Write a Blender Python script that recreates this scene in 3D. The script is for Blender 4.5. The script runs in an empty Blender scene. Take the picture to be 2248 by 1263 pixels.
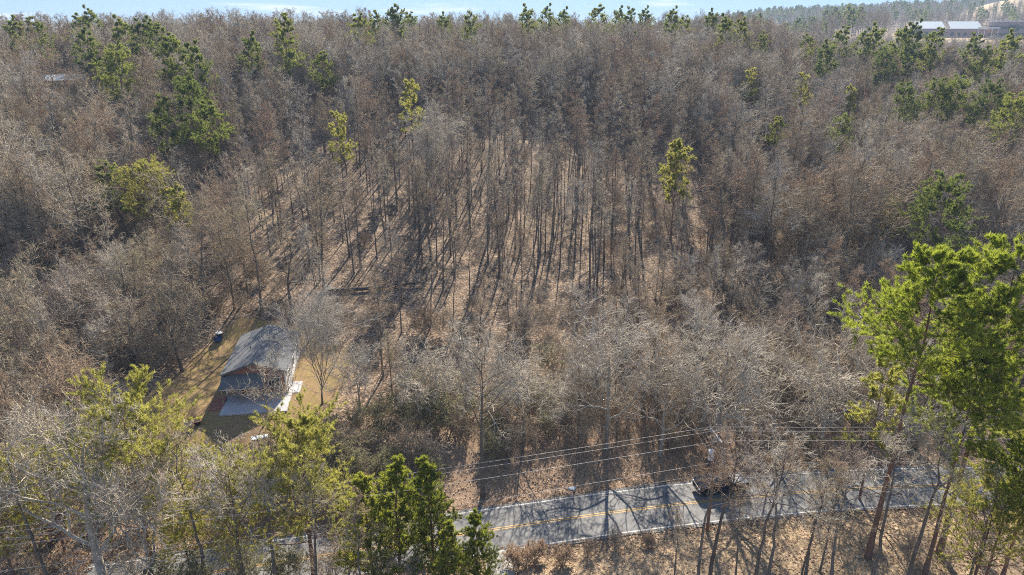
import bpy, bmesh, math, random, re
import numpy as np
from mathutils import Vector, Matrix

# ------------------------------------------------------------------ camera, sky, sun, exposure
SC = bpy.context.scene
COL = SC.collection
R = math.radians
CAM_H, PITCH, FPX, CX, CY = 46.0, R(20.5), 1547.0, 1124.0, 631.5
cam_data = bpy.data.cameras.new('camera')
cam_data.sensor_width = 36.0
cam_data.lens = 18.0 * FPX / CX
cam_data.clip_start = 0.5
cam_data.clip_end = 20000
cam = bpy.data.objects.new('camera', cam_data)
COL.objects.link(cam)
cam.location = (0, 0, CAM_H)
cam.rotation_euler = (R(90) - PITCH, 0, 0)
SC.camera = cam

SUN_AZ, SUN_EL = R(6.5), R(30)          # azimuth clockwise from +Y
world = bpy.data.worlds.new('World')
SC.world = world
world.use_nodes = True
wn, wl = world.node_tree.nodes, world.node_tree.links
wn.clear()
w_out = wn.new('ShaderNodeOutputWorld')
w_bg = wn.new('ShaderNodeBackground')
w_sky = wn.new('ShaderNodeTexSky')
w_sky.sky_type = 'NISHITA'
w_sky.sun_disc = False
w_sky.sun_elevation = SUN_EL
w_sky.sun_rotation = SUN_AZ
w_sky.altitude = 3000
w_sky.air_density = 1.0
w_sky.dust_density = 0.0
w_sky.ozone_density = 5.0
w_bg.inputs['Strength'].default_value = 0.036
# thin cirrus, laid out over the whole dome
w_tc = wn.new('ShaderNodeTexCoord')
w_map = wn.new('ShaderNodeMapping')
w_map.inputs['Scale'].default_value = (5.0, 5.0, 60.0)
w_map.inputs['Location'].default_value = (3.7, 1.2, 0.4)
w_noise = wn.new('ShaderNodeTexNoise')
w_noise.inputs['Scale'].default_value = 1.0
w_noise.inputs['Detail'].default_value = 6
w_noise.inputs['Roughness'].default_value = 0.6
w_ramp = wn.new('ShaderNodeValToRGB')
w_ramp.color_ramp.elements[0].position = 0.54
w_ramp.color_ramp.elements[1].position = 0.68
w_mul = wn.new('ShaderNodeMath'); w_mul.operation = 'MULTIPLY'; w_mul.inputs[1].default_value = 0.75
w_mix = wn.new('ShaderNodeMixRGB')
w_mix.inputs['Color2'].default_value = (13, 13.2, 13.6, 1)
wl.new(w_tc.outputs['Generated'], w_map.inputs['Vector'])
wl.new(w_map.outputs['Vector'], w_noise.inputs['Vector'])
wl.new(w_noise.outputs['Fac'], w_ramp.inputs['Fac'])
wl.new(w_ramp.outputs['Color'], w_mul.inputs[0])
wl.new(w_mul.outputs[0], w_mix.inputs['Fac'])
w_veil = wn.new('ShaderNodeMixRGB')                       # thin even veil of high cloud over the whole dome
w_veil.inputs['Fac'].default_value = 0.4
w_veil.inputs['Color2'].default_value = (3.0, 5.9, 11.4, 1)
wl.new(w_sky.outputs['Color'], w_veil.inputs['Color1'])
wl.new(w_veil.outputs['Color'], w_mix.inputs['Color1'])
wl.new(w_mix.outputs['Color'], w_bg.inputs['Color'])
wl.new(w_bg.outputs['Background'], w_out.inputs['Surface'])

sun_data = bpy.data.lights.new('sun', 'SUN')
sun_data.energy = 5.0
sun_data.angle = R(0.53)
sun_data.color = (1.0, 0.90, 0.74)
sun = bpy.data.objects.new('sun', sun_data)
COL.objects.link(sun)
sun_dir = Vector((math.sin(SUN_AZ) * math.cos(SUN_EL), math.cos(SUN_AZ) * math.cos(SUN_EL), math.sin(SUN_EL)))
sun.rotation_euler = sun_dir.to_track_quat('Z', 'Y').to_euler()
sun.location = sun_dir * 200

SC.view_settings.view_transform = 'Standard'
SC.view_settings.look = 'None'
SC.view_settings.gamma = 1.0
SC.view_settings.use_curve_mapping = False
SC.view_settings.exposure = 1.5
SC.render.engine = 'CYCLES'
SC.cycles.use_denoising = False
SC.cycles.filter_width = 1.05
SC.cycles.max_bounces = 6
SC.cycles.diffuse_bounces = 2
SC.cycles.glossy_bounces = 2
SC.cycles.transmission_bounces = 3
SC.cycles.volume_bounces = 0
SC.cycles.sample_clamp_indirect = 4.0
SC.cycles.use_adaptive_sampling = False

# ------------------------------------------------------------------ terrain functions and photo geometry
ROAD_X = np.array([-160, -100, -70, -55, -40, -30, -20, -12, -3.5, 7, 17, 28, 39, 50, 62, 80, 110, 160.])
ROAD_Y = np.array([10, 29, 39, 43.4, 47.2, 49.5, 51.7, 53.5, 55.5, 57.9, 59.8, 61.5, 62.7, 63.1, 62.8, 61.3, 57, 46.])
_rx = np.linspace(-160, 160, 641)
_ry = np.interp(_rx, ROAD_X, ROAD_Y)
for _ in range(3):
    _ry = np.convolve(np.pad(_ry, 12, 'edge'), np.ones(25) / 25, 'valid')
def road_y(x): return np.interp(x, _rx, _ry)

def sstep(a, b, v):
    t = np.clip((v - a) / (b - a), 0, 1)
    return t * t * (3 - 2 * t)

HOUSE_C = np.array([-33.0, 84.4]); HOUSE_ROT = R(8.0)
def terrain(x, y):
    x = np.asarray(x, float); y = np.asarray(y, float)
    s = y - road_y(x)
    az = x / np.maximum(y, 20)
    ridge = 28.0 - 10.5 * sstep(0.27, 0.5, az) - 1.5 * sstep(-0.3, -0.6, az)
    t = np.clip((s - 9) / 235, 0, 1)
    z = ridge * (t - 0.35 * np.sin(2 * math.pi * t) / (2 * math.pi))
    n = (0.9 * np.sin(x / 17 + 1.3 + y / 41) * np.cos(y / 23 + 0.4 - x / 60)
         + 0.35 * np.sin(x / 6.1 + y / 9.3) * np.sin(y / 7.2 - x / 13))
    z = z + n * sstep(9, 40, s)
    # the near side: a low bank up from the road
    z = z + 0.9 * sstep(-4.4, -9, s) + 0.12 * np.sin(x / 3.1 + y / 2.3) * sstep(-5, -9, s)
    # shallow ditch on the far verge
    z = z - 0.35 * np.exp(-((s - 6.0) / 1.3) ** 2)
    # house pad
    r = np.hypot(x - HOUSE_C[0], y - HOUSE_C[1])
    k = 1 - sstep(9, 20, r)
    z = z * (1 - k) + 2.0 * k
    # far country
    d = np.hypot(x, y)
    far = sstep(300, 520, d)
    dip = 12.0 * sstep(0.3, 0.45, az) * np.exp(-((d - 560) / 150) ** 2)
    z = z - dip
    school = 33.0 * sstep(0.3, 0.45, az)
    k2 = sstep(650, 860, d) * sstep(0.27, 0.42, az)
    z = z * (1 - k2) + school * k2
    hill = 34 * sstep(0.22, 0.36, az) + 30 * sstep(0.50, 0.66, az) - 8 * sstep(0.4, 0.5, az) + 5 * np.sin(az * 40)
    hill = hill * sstep(1150, 1900, d) * (1 - 0.6 * sstep(2300, 3200, d)) * sstep(0.2, 0.3, az)
    z = z + hill
    z = z - 20 * sstep(420, 800, d) * (1 - sstep(0.15, 0.3, az))
    return z

def tz(x, y): return float(terrain(x, y))

def ray(px, py):
    u, v = (px - CX) / FPX, -(py - CY) / FPX
    return np.array([u, math.cos(PITCH) + v * math.sin(PITCH), -math.sin(PITCH) + v * math.cos(PITCH)])

def ground(px, py, h=0.0, tmin=20):
    """world point where the sight line through a photo pixel is h metres above the terrain"""
    d = ray(px, py)
    ts = np.geomspace(tmin, 3500, 900)
    P = d[None] * ts[:, None]
    g = CAM_H + P[:, 2] - terrain(P[:, 0], P[:, 1]) - h
    k = np.argmax(g < 0)
    if k == 0: k = len(ts) - 1
    a, b = ts[k - 1], ts[k]
    for _ in range(30):
        m = (a + b) / 2
        q = d * m
        if CAM_H + q[2] - tz(q[0], q[1]) - h < 0: b = m
        else: a = m
    q = d * b
    return np.array([q[0], q[1], tz(q[0], q[1])])

def project(x, y, z):
    x, y, z = map(lambda a: np.asarray(a, float), (x, y, z))
    zz = z - CAM_H
    dep = y * math.cos(PITCH) - zz * math.sin(PITCH)
    up = y * math.sin(PITCH) + zz * math.cos(PITCH)
    return CX + FPX * x / dep, CY - FPX * up / dep, dep

# ------------------------------------------------------------------ helpers
def mesh_np(name, V, faces, mats=(), midx=None, smooth=False):
    me = bpy.data.meshes.new(name)
    V = np.asarray(V, np.float32).reshape(-1, 3)
    me.vertices.add(len(V)); me.vertices.foreach_set('co', V.ravel())
    faces = [np.asarray(f, np.int32) for f in faces if len(f)]
    tot = np.concatenate([np.full(len(f), f.shape[1], np.int32) for f in faces])
    loops = np.concatenate([f.ravel() for f in faces])
    me.loops.add(len(loops)); me.loops.foreach_set('vertex_index', loops)
    me.polygons.add(len(tot))
    start = np.zeros(len(tot), np.int32); start[1:] = np.cumsum(tot)[:-1]
    me.polygons.foreach_set('loop_start', start)
    if midx is not None: me.polygons.foreach_set('material_index', np.asarray(midx, np.int32))
    me.polygons.foreach_set('use_smooth', np.full(len(tot), smooth, bool))
    for m in mats: me.materials.append(m)
    me.update(calc_edges=True)
    return me

def link(o, parent=None):
    COL.objects.link(o)
    if parent is not None: o.parent = parent
    return o

def mobj(name, me, parent=None): return link(bpy.data.objects.new(name, me), parent)

def empty(name, loc=(0, 0, 0), rz=0.0, scale=1.0, rx=0.0, ry=0.0):
    o = bpy.data.objects.new(name, None)
    o.empty_display_size = 0.3
    o.location = loc; o.rotation_euler = (rx, ry, rz); o.scale = (scale,) * 3
    return link(o)

def tag(o, label=None, cat=None, group=None, kind=None):
    if label: o['label'] = label
    if cat: o['category'] = cat
    if group: o['group'] = group
    if kind: o['kind'] = kind
    return o

class MB:
    """collects boxes, prisms and tubes, builds one mesh"""
    def __init__(s): s.v = []; s.f = []
    def add(s, V, F):
        b = len(s.v); s.v += [tuple(map(float, p)) for p in V]; s.f += [tuple(i + b for i in f) for f in F]; return s
    def box(s, x0, x1, y0, y1, z0, z1, M=None):
        V = [(x, y, z) for z in (z0, z1) for y in (y0, y1) for x in (x0, x1)]
        if M is not None: V = [M @ Vector(p) for p in V]
        return s.add(V, [(0, 2, 3, 1), (4, 5, 7, 6), (0, 1, 5, 4), (1, 3, 7, 5), (3, 2, 6, 7), (2, 0, 4, 6)])
    def prism(s, prof, a0, a1, axis='y'):
        """profile of (u, z) points extruded along an axis"""
        n = len(prof)
        mk = (lambda p, a: (p[0], a, p[1])) if axis == 'y' else (lambda p, a: (a, p[0], p[1]))
        V = [mk(p, a0) for p in prof] + [mk(p, a1) for p in prof]
        F = [tuple(range(n)), tuple(range(2 * n - 1, n - 1, -1))] + [(i, i + n, (i + 1) % n + n, (i + 1) % n) for i in range(n)]
        return s.add(V, F)
    def rod(s, a, b, r0, r1=None, n=8, caps=True):
        a, b = Vector(a), Vector(b); r1 = r0 if r1 is None else r1
        q = (b - a).to_track_quat('Z', 'Y')
        V = [a + q @ Vector((math.cos(2 * math.pi * i / n) * r0, math.sin(2 * math.pi * i / n) * r0, 0)) for i in range(n)]
        V += [b + q @ Vector((math.cos(2 * math.pi * i / n) * r1, math.sin(2 * math.pi * i / n) * r1, 0)) for i in range(n)]
        F = [(i, (i + 1) % n, (i + 1) % n + n, i + n) for i in range(n)]
        if caps: F += [tuple(range(n - 1, -1, -1)), tuple(range(n, 2 * n))]
        return s.add(V, F)
    def build(s, name, mat, parent=None, bevel=0.0, smooth=False):
        me = bpy.data.meshes.new(name); me.from_pydata(s.v, [], s.f)
        bm = bmesh.new(); bm.from_mesh(me)
        bmesh.ops.recalc_face_normals(bm, faces=bm.faces)
        if bevel: bmesh.ops.bevel(bm, geom=bm.edges[:], offset=bevel, segments=2, affect='EDGES', clamp_overlap=True)
        bm.to_mesh(me); bm.free()
        me.materials.append(mat)
        if smooth:
            for p in me.polygons: p.use_smooth = True
        return mobj(name, me, parent)

def nodes(name):
    m = bpy.data.materials.new(name); m.use_nodes = True
    n, l = m.node_tree.nodes, m.node_tree.links
    return m, n, l, n['Principled BSDF']

def ramp(n, stops):
    r = n.new('ShaderNodeValToRGB'); e = r.color_ramp.elements
    while len(e) > 1: e.remove(e[-1])
    e[0].position, e[0].color = stops[0][0], (*stops[0][1], 1)
    for p, c in stops[1:]:
        x = e.new(p); x.color = (*c, 1)
    return r

def noise(n, l, scale, detail=4, rough=0.55, vec=None):
    t = n.new('ShaderNodeTexNoise'); t.inputs['Scale'].default_value = scale
    t.inputs['Detail'].default_value = detail; t.inputs['Roughness'].default_value = rough
    if vec is not None: l.new(vec, t.inputs['Vector'])
    return t

def plain(name, c1, c2=None, scale=4.0, rough=0.8, metal=0.0, bump=0.0, bscale=None, spec=0.3):
    """two-tone noise paint with optional relief"""
    m, n, l, b = nodes(name)
    tc = n.new('ShaderNodeTexCoord')
    c2 = c2 or tuple(v * 0.8 for v in c1)
    t = noise(n, l, scale, 5, 0.6, tc.outputs['Object'])
    r = ramp(n, [(0.32, c2), (0.68, c1)])
    l.new(t.outputs['Fac'], r.inputs['Fac']); l.new(r.outputs['Color'], b.inputs['Base Color'])
    b.inputs['Roughness'].default_value = rough; b.inputs['Metallic'].default_value = metal
    b.inputs['Specular IOR Level'].default_value = spec
    if bump:
        t2 = noise(n, l, bscale or scale * 5, 4, 0.6, tc.outputs['Object'])
        bp = n.new('ShaderNodeBump'); bp.inputs['Strength'].default_value = bump; bp.inputs['Distance'].default_value = 0.05
        l.new(t2.outputs['Fac'], bp.inputs['Height']); l.new(bp.outputs['Normal'], b.inputs['Normal'])
    return m

def bark(name, tones, rough=0.9, scale=3.0, dark=0.55):
    """bark: each tree takes a tone of its own, with blotches along the wood"""
    m, n, l, b = nodes(name)
    oi = n.new('ShaderNodeObjectInfo'); tc = n.new('ShaderNodeTexCoord')
    r = ramp(n, [(i / max(1, len(tones) - 1), c) for i, c in enumerate(tones)])
    l.new(oi.outputs['Random'], r.inputs['Fac'])
    t = noise(n, l, scale, 4, 0.65, tc.outputs['Object'])
    r2 = ramp(n, [(0.35, (dark,) * 3), (0.7, (1.15,) * 3)])
    l.new(t.outputs['Fac'], r2.inputs['Fac'])
    mx = n.new('ShaderNodeMixRGB'); mx.blend_type = 'MULTIPLY'; mx.inputs['Fac'].default_value = 1
    l.new(r.outputs['Color'], mx.inputs['Color1']); l.new(r2.outputs['Color'], mx.inputs['Color2'])
    l.new(mx.outputs['Color'], b.inputs['Base Color'])
    b.inputs['Roughness'].default_value = rough; b.inputs['Specular IOR Level'].default_value = 0.15
    return m

def foliage(name, tones, transl=0.45, spread=0.35):
    """leaf blades: tone from the tree and from the clump ('tint' on the mesh), light passes through"""
    m, n, l, b = nodes(name)
    oi = n.new('ShaderNodeObjectInfo'); at = n.new('ShaderNodeAttribute'); at.attribute_name = 'tint'
    ma = n.new('ShaderNodeMath'); ma.operation = 'MULTIPLY'; ma.inputs[1].default_value = spread
    l.new(oi.outputs['Random'], ma.inputs[0])
    mb_ = n.new('ShaderNodeMath'); mb_.operation = 'MULTIPLY_ADD'; mb_.inputs[1].default_value = 1 - spread
    l.new(at.outputs['Fac'], mb_.inputs[0]); l.new(ma.outputs[0], mb_.inputs[2])
    r = ramp(n, [(i / max(1, len(tones) - 1), c) for i, c in enumerate(tones)])
    l.new(mb_.outputs[0], r.inputs['Fac'])
    b.inputs['Roughness'].default_value = 0.55; b.inputs['Specular IOR Level'].default_value = 0.25
    l.new(r.outputs['Color'], b.inputs['Base Color'])
    tr = n.new('ShaderNodeBsdfTranslucent'); l.new(r.outputs['Color'], tr.inputs['Color'])
    ms = n.new('ShaderNodeMixShader'); ms.inputs['Fac'].default_value = transl
    l.new(b.outputs['BSDF'], ms.inputs[1]); l.new(tr.outputs['BSDF'], ms.inputs[2])
    l.new(ms.outputs['Shader'], n['Material Output'].inputs['Surface'])
    return m

# ------------------------------------------------------------------ materials
M = {}
M['trunk'] = bark('hardwood_bark', [(.13, .105, .085), (.17, .145, .12), (.21, .185, .16), (.15, .12, .095)], scale=2.2)
M['twig'] = bark('hardwood_twigs', [(.40, .315, .21), (.54, .46, .345), (.40, .27, .175), (.44, .40, .35), (.62, .55, .44), (.34, .26, .18), (.48, .41, .28), (.36, .245, .17)], scale=1.2, dark=.7)
M['pale_trunk'] = bark('pale_bark', [(.42, .37, .30), (.48, .43, .36)], scale=1.4, dark=.5)
M['pale_twig'] = bark('pale_twigs', [(.52, .455, .36), (.57, .51, .425)], scale=1.2, dark=.7)
M['pine_trunk'] = bark('pine_bark', [(.20, .12, .085), (.25, .155, .115)], scale=3.0)
M['needle'] = foliage('pine_needles', [(.11, .155, .02), (.23, .285, .035), (.37, .42, .055), (.52, .54, .09)], .68, .3)
M['needle_far'] = foliage('far_pine_needles', [(.07, .105, .03), (.15, .19, .045), (.26, .29, .06), (.38, .385, .085)], .62, .5)
M['needle_soft'] = foliage('soft_pine_needles', [(.22, .225, .05), (.33, .325, .07), (.43, .415, .10), (.53, .50, .14)], .6, .2)
M['cedar'] = foliage('cedar_sprays', [(.09, .13, .025), (.21, .25, .035), (.36, .38, .055), (.58, .54, .10)], .68, .2)
M['shrub_leaf'] = foliage('shrub_leaves', [(.12, .125, .06), (.20, .20, .10), (.30, .29, .17), (.42, .40, .28)], .45, .4)
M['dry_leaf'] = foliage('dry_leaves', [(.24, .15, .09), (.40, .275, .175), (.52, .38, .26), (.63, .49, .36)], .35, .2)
M['shrub_twig'] = bark('shrub_twigs', [(.36, .28, .20), (.44, .37, .28), (.33, .24, .165)], scale=1.5, dark=.7)
M['log'] = plain('log_bark', (.12, .10, .085), (.06, .05, .045), 2.0, .95, bump=.6)

def ground_material():
    m, n, l, b = nodes('leaf_litter_ground')
    geo = n.new('ShaderNodeNewGeometry'); pos = geo.outputs['Position']
    vo = n.new('ShaderNodeTexVoronoi'); vo.inputs['Scale'].default_value = 5.0; l.new(pos, vo.inputs['Vector'])
    sep = n.new('ShaderNodeSeparateColor'); l.new(vo.outputs['Color'], sep.inputs['Color'])
    leaf = ramp(n, [(0, (.06, .042, .03)), (.3, (.14, .10, .07)), (.6, (.24, .172, .12)), (.85, (.345, .26, .185)), (1, (.50, .41, .315))])
    l.new(sep.outputs['Red'], leaf.inputs['Fac'])
    n1 = noise(n, l, 0.35, 5, 0.6, pos)
    patch = ramp(n, [(.32, (.45, .42, .40)), (.52, (.95, .93, .92)), (.68, (1.12, 1.06, 1.0))])
    l.new(n1.outputs['Fac'], patch.inputs['Fac'])
    mul = n.new('ShaderNodeMixRGB'); mul.blend_type = 'MULTIPLY'; mul.inputs['Fac'].default_value = 1
    l.new(leaf.outputs['Color'], mul.inputs['Color1']); l.new(patch.outputs['Color'], mul.inputs['Color2'])
    # lawn: worn winter grass with leaves and moss
    n2 = noise(n, l, 0.5, 6, 0.65, pos); n3 = noise(n, l, 9, 3, 0.6, pos)
    gr = ramp(n, [(.3, (.20, .125, .07)), (.45, (.30, .20, .11)), (.58, (.25, .19, .075)), (.66, (.37, .25, .14)), (.75, (.40, .30, .10))])
    l.new(n2.outputs['Fac'], gr.inputs['Fac'])
    gs = ramp(n, [(.3, (.6,) * 3), (.7, (1.25,) * 3)]); l.new(n3.outputs['Fac'], gs.inputs['Fac'])
    gm = n.new('ShaderNodeMixRGB'); gm.blend_type = 'MULTIPLY'; gm.inputs['Fac'].default_value = 1
    l.new(gr.outputs['Color'], gm.inputs['Color1']); l.new(gs.outputs['Color'], gm.inputs['Color2'])
    at = n.new('ShaderNodeAttribute'); at.attribute_name = 'zone'
    sc = n.new('ShaderNodeSeparateColor'); l.new(at.outputs['Color'], sc.inputs['Color'])
    n4 = noise(n, l, 0.8, 4, 0.6, pos)
    ad = n.new('ShaderNodeMath'); ad.operation = 'ADD'; l.new(n4.outputs['Fac'], ad.inputs[0]); l.new(sc.outputs['Red'], ad.inputs[1])
    cl = ramp(n, [(.85, (0,) * 3), (1.1, (1,) * 3)])
    sub = n.new('ShaderNodeMath'); sub.operation = 'MULTIPLY'; sub.inputs[1].default_value = .72; l.new(ad.outputs[0], sub.inputs[0])
    cl.color_ramp.elements[0].position = .58; cl.color_ramp.elements[1].position = .74
    l.new(sub.outputs[0], cl.inputs['Fac'])
    mx = n.new('ShaderNodeMixRGB'); l.new(cl.outputs['Color'], mx.inputs['Fac'])
    l.new(mul.outputs['Color'], mx.inputs['Color1']); l.new(gm.outputs['Color'], mx.inputs['Color2'])
    # green: dark soil and thatch of the brushy verge; blue: pale open fields far off, near bank lightened as if sunlit
    mx2 = n.new('ShaderNodeMixRGB'); l.new(sc.outputs['Green'], mx2.inputs['Fac']); l.new(mx.outputs['Color'], mx2.inputs['Color1'])
    so = ramp(n, [(.3, (.15, .10, .07)), (.5, (.26, .18, .125)), (.7, (.38, .28, .20))]); l.new(n3.outputs['Fac'], so.inputs['Fac'])
    l.new(so.outputs['Color'], mx2.inputs['Color2'])
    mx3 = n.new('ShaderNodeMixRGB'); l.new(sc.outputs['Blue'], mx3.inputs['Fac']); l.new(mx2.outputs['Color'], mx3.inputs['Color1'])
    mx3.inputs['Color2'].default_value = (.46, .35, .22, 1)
    l.new(mx3.outputs['Color'], b.inputs['Base Color'])
    b.inputs['Roughness'].default_value = .95; b.inputs['Specular IOR Level'].default_value = .1
    bp = n.new('ShaderNodeBump'); bp.inputs['Strength'].default_value = .9; bp.inputs['Distance'].default_value = .12
    l.new(sep.outputs['Green'], bp.inputs['Height']); l.new(bp.outputs['Normal'], b.inputs['Normal'])
    return m
M['ground'] = ground_material()

# ------------------------------------------------------------------ ground sheet
LAWN_PX = [(270, 905), (345, 850), (430, 775), (505, 705), (550, 695), (650, 715), (700, 745), (770, 765), (770, 830), (715, 890), (650, 950), (560, 985), (420, 985), (345, 945)]
LAWN = np.array([ground(*p)[:2] for p in LAWN_PX])
def in_poly(x, y, poly):
    x, y = np.asarray(x, float), np.asarray(y, float)
    c = np.zeros(x.shape, bool); j = len(poly) - 1
    for i in range(len(poly)):
        xi, yi = poly[i]; xj, yj = poly[j]
        c ^= ((yi > y) != (yj > y)) & (x < (xj - xi) * (y - yi) / (yj - yi + 1e-12) + xi)
        j = i
    return c
def axis(knots):
    return np.unique(np.concatenate([np.arange(a, b, s) for a, b, s in knots]))
gx = axis([(-1600, -1000, 200), (-1000, -300, 50), (-300, -90, 10), (-90, 80, 1.2), (80, 300, 8), (300, 1000, 25), (1000, 2801, 50)])
gy = axis([(-240, 0, 60), (0, 34, 4), (34, 120, 1.0), (120, 320, 4), (320, 1000, 20), (1000, 2600, 40), (2600, 3301, 100)])
GX, GY = np.meshgrid(gx, gy)
GZ = terrain(GX, GY)
s_ = GY - road_y(GX)
GZ = np.where((np.abs(s_) < 4.2) & (np.abs(GX) < 158), GZ - 0.03, GZ)
ny, nx = GX.shape
idx = np.arange(nx * ny).reshape(ny, nx)
quad = np.stack([idx[:-1, :-1], idx[:-1, 1:], idx[1:, 1:], idx[1:, :-1]], -1).reshape(-1, 4)
gme = mesh_np('ground', np.stack([GX, GY, GZ], -1), [quad], [M['ground']], smooth=True)
zone = np.zeros((ny * nx, 4), np.float32); zone[:, 3] = 1
zone[:, 0] = in_poly(GX, GY, LAWN).ravel() * 0.62
verge = sstep(3.2, 4.5, s_) * (1 - sstep(14, 22, s_)) * sstep(-60, -20, GX)
zone[:, 1] = (np.clip(verge, 0, 1) * 0.75).ravel()
zone[:, 1] *= (zone[:, 0] == 0)
D_ = np.hypot(GX, GY)
field_lit_bank = sstep(1500, 1560, D_) * (1 - sstep(1850, 1950, D_)) * sstep(.585, .595, GX / np.maximum(GY, 1)) * (1 - sstep(.665, .675, GX / np.maximum(GY, 1)))
field_lit_bank += sstep(780, 820, D_) * (1 - sstep(1150, 1250, D_)) * sstep(.49, .53, GX / np.maximum(GY, 1))
field_lit_bank = field_lit_bank + .4 * sstep(-3.6, -5, s_) * (np.abs(GX) < 120)  # near bank: dry leaf tan, painted lighter to offset the trees' shade
zone[:, 2] = np.clip(field_lit_bank, 0, 1).ravel()
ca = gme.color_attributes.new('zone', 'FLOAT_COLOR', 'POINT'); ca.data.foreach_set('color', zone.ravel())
tag(mobj('ground', gme), 'leaf covered woodland ground rising away from the road', kind='structure')

# ------------------------------------------------------------------ road
def asphalt():
    m, n, l, b = nodes('worn_asphalt')
    geo = n.new('ShaderNodeNewGeometry'); pos = geo.outputs['Position']
    a = noise(n, l, 0.25, 5, .6, pos); c = noise(n, l, 18, 3, .6, pos)
    r = ramp(n, [(.3, (.11, .112, .118)), (.7, (.165, .166, .172))]); l.new(a.outputs['Fac'], r.inputs['Fac'])
    r2 = ramp(n, [(.3, (.8,) * 3), (.7, (1.15,) * 3)]); l.new(c.outputs['Fac'], r2.inputs['Fac'])
    mx = n.new('ShaderNodeMixRGB'); mx.blend_type = 'MULTIPLY'; mx.inputs['Fac'].default_value = 1
    l.new(r.outputs['Color'], mx.inputs['Color1']); l.new(r2.outputs['Color'], mx.inputs['Color2'])
    w = n.new('ShaderNodeTexVoronoi'); w.feature = 'DISTANCE_TO_EDGE'; w.inputs['Scale'].default_value = .22
    wv = noise(n, l, .6, 4, .6, pos); va = n.new('ShaderNodeVectorMath'); va.operation = 'MULTIPLY_ADD'
    va.inputs[1].default_value = (3, 3, 0); l.new(wv.outputs['Color'], va.inputs[0]); l.new(pos, va.inputs[2]); l.new(va.outputs[0], w.inputs['Vector'])
    cr = ramp(n, [(0, (.45,) * 3), (.009, (1,) * 3)]); l.new(w.outputs['Distance'], cr.inputs['Fac'])
    m2 = n.new('ShaderNodeMixRGB'); m2.blend_type = 'MULTIPLY'; m2.inputs['Fac'].default_value = 1
    l.new(mx.outputs['Color'], m2.inputs['Color1']); l.new(cr.outputs['Color'], m2.inputs['Color2'])
    at = n.new('ShaderNodeAttribute'); at.attribute_name = 'off'           # wheel tracks worn paler, oil line between them
    co = n.new('ShaderNodeMath'); co.operation = 'MULTIPLY'; co.inputs[1].default_value = 4.0; l.new(at.outputs['Fac'], co.inputs[0])
    cs = n.new('ShaderNodeMath'); cs.operation = 'COSINE'; l.new(co.outputs[0], cs.inputs[0])
    wt = noise(n, l, .9, 5, .65, pos); wm = n.new('ShaderNodeMath'); wm.operation = 'MULTIPLY'; l.new(cs.outputs[0], wm.inputs[0]); l.new(wt.outputs['Fac'], wm.inputs[1])
    tk = ramp(n, [(0, (1.12, 1.1, 1.07)), (1, (.8, .8, .82))]); wa = n.new('ShaderNodeMath'); wa.operation = 'MULTIPLY_ADD'; wa.inputs[1].default_value = .9; wa.inputs[2].default_value = .5
    l.new(wm.outputs[0], wa.inputs[0]); l.new(wa.outputs[0], tk.inputs['Fac'])
    m3 = n.new('ShaderNodeMixRGB'); m3.blend_type = 'MULTIPLY'; m3.inputs['Fac'].default_value = 1
    l.new(m2.outputs['Color'], m3.inputs['Color1']); l.new(tk.outputs['Color'], m3.inputs['Color2'])
    l.new(m3.outputs['Color'], b.inputs['Base Color']); b.inputs['Roughness'].default_value = .8
    return m
def worn_paint(name, c, under=(.19, .18, .17)):
    m, n, l, b = nodes(name)
    geo = n.new('ShaderNodeNewGeometry')
    a = noise(n, l, 5, 5, .7, geo.outputs['Position'])
    r = ramp(n, [(.30, under), (.46, c)]); l.new(a.outputs['Fac'], r.inputs['Fac']); l.new(r.outputs['Color'], b.inputs['Base Color'])
    b.inputs['Roughness'].default_value = .7
    return m
M['asphalt'] = asphalt()
M['white_line'] = worn_paint('white_road_paint', (.42, .415, .40)); M['yellow_line'] = worn_paint('yellow_road_paint', (.46, .27, .06))
RX = np.linspace(-150, 150, 301)
RY = road_y(RX)
tan = np.stack([np.gradient(RX), np.gradient(RY)], -1); tan /= np.linalg.norm(tan, axis=1)[:, None]
nor = np.stack([-tan[:, 1], tan[:, 0]], -1)
def strip(name, o0, o1, z, mat, parent=None, ragged=0.0):
    rng = np.random.default_rng(5)
    a = np.stack([RX, RY], -1) + nor * (o0 + ragged * rng.normal(size=(301, 1)))
    b = np.stack([RX, RY], -1) + nor * (o1 + ragged * rng.normal(size=(301, 1)))
    V = np.concatenate([np.c_[a, np.full(301, z)], np.c_[b, np.full(301, z)]])
    i = np.arange(300)
    return mobj(name, mesh_np(name, V, [np.stack([i, i + 1, i + 302, i + 301], -1)], [mat]), parent)
def add_off(o, a, b):
    at = o.data.attributes.new('off', 'FLOAT', 'POINT'); at.data.foreach_set('value', np.r_[np.full(301, a), np.full(301, b)].astype(np.float32))
road = strip('road', -3.55, 3.55, 0.030, M['asphalt'], ragged=.07)
add_off(road, -3.55, 3.55)
tag(road, 'two lane grey asphalt road with yellow centre lines', kind='structure')
strip('edge_line', 3.02, 3.17, 0.036, M['white_line'], road)
strip('edge_line', -3.17, -3.02, 0.036, M['white_line'], road)
strip('centre_line', 0.07, 0.19, 0.036, M['yellow_line'], road)
strip('centre_line', -0.19, -0.07, 0.036, M['yellow_line'], road)
M['concrete'] = plain('weathered_concrete', (.42, .40, .37), (.32, .30, .28), .8, .9, bump=.3)
M['patio'] = plain('patio_concrete', (.43, .43, .46), (.36, .36, .39), .8, .9, bump=.3)
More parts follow.
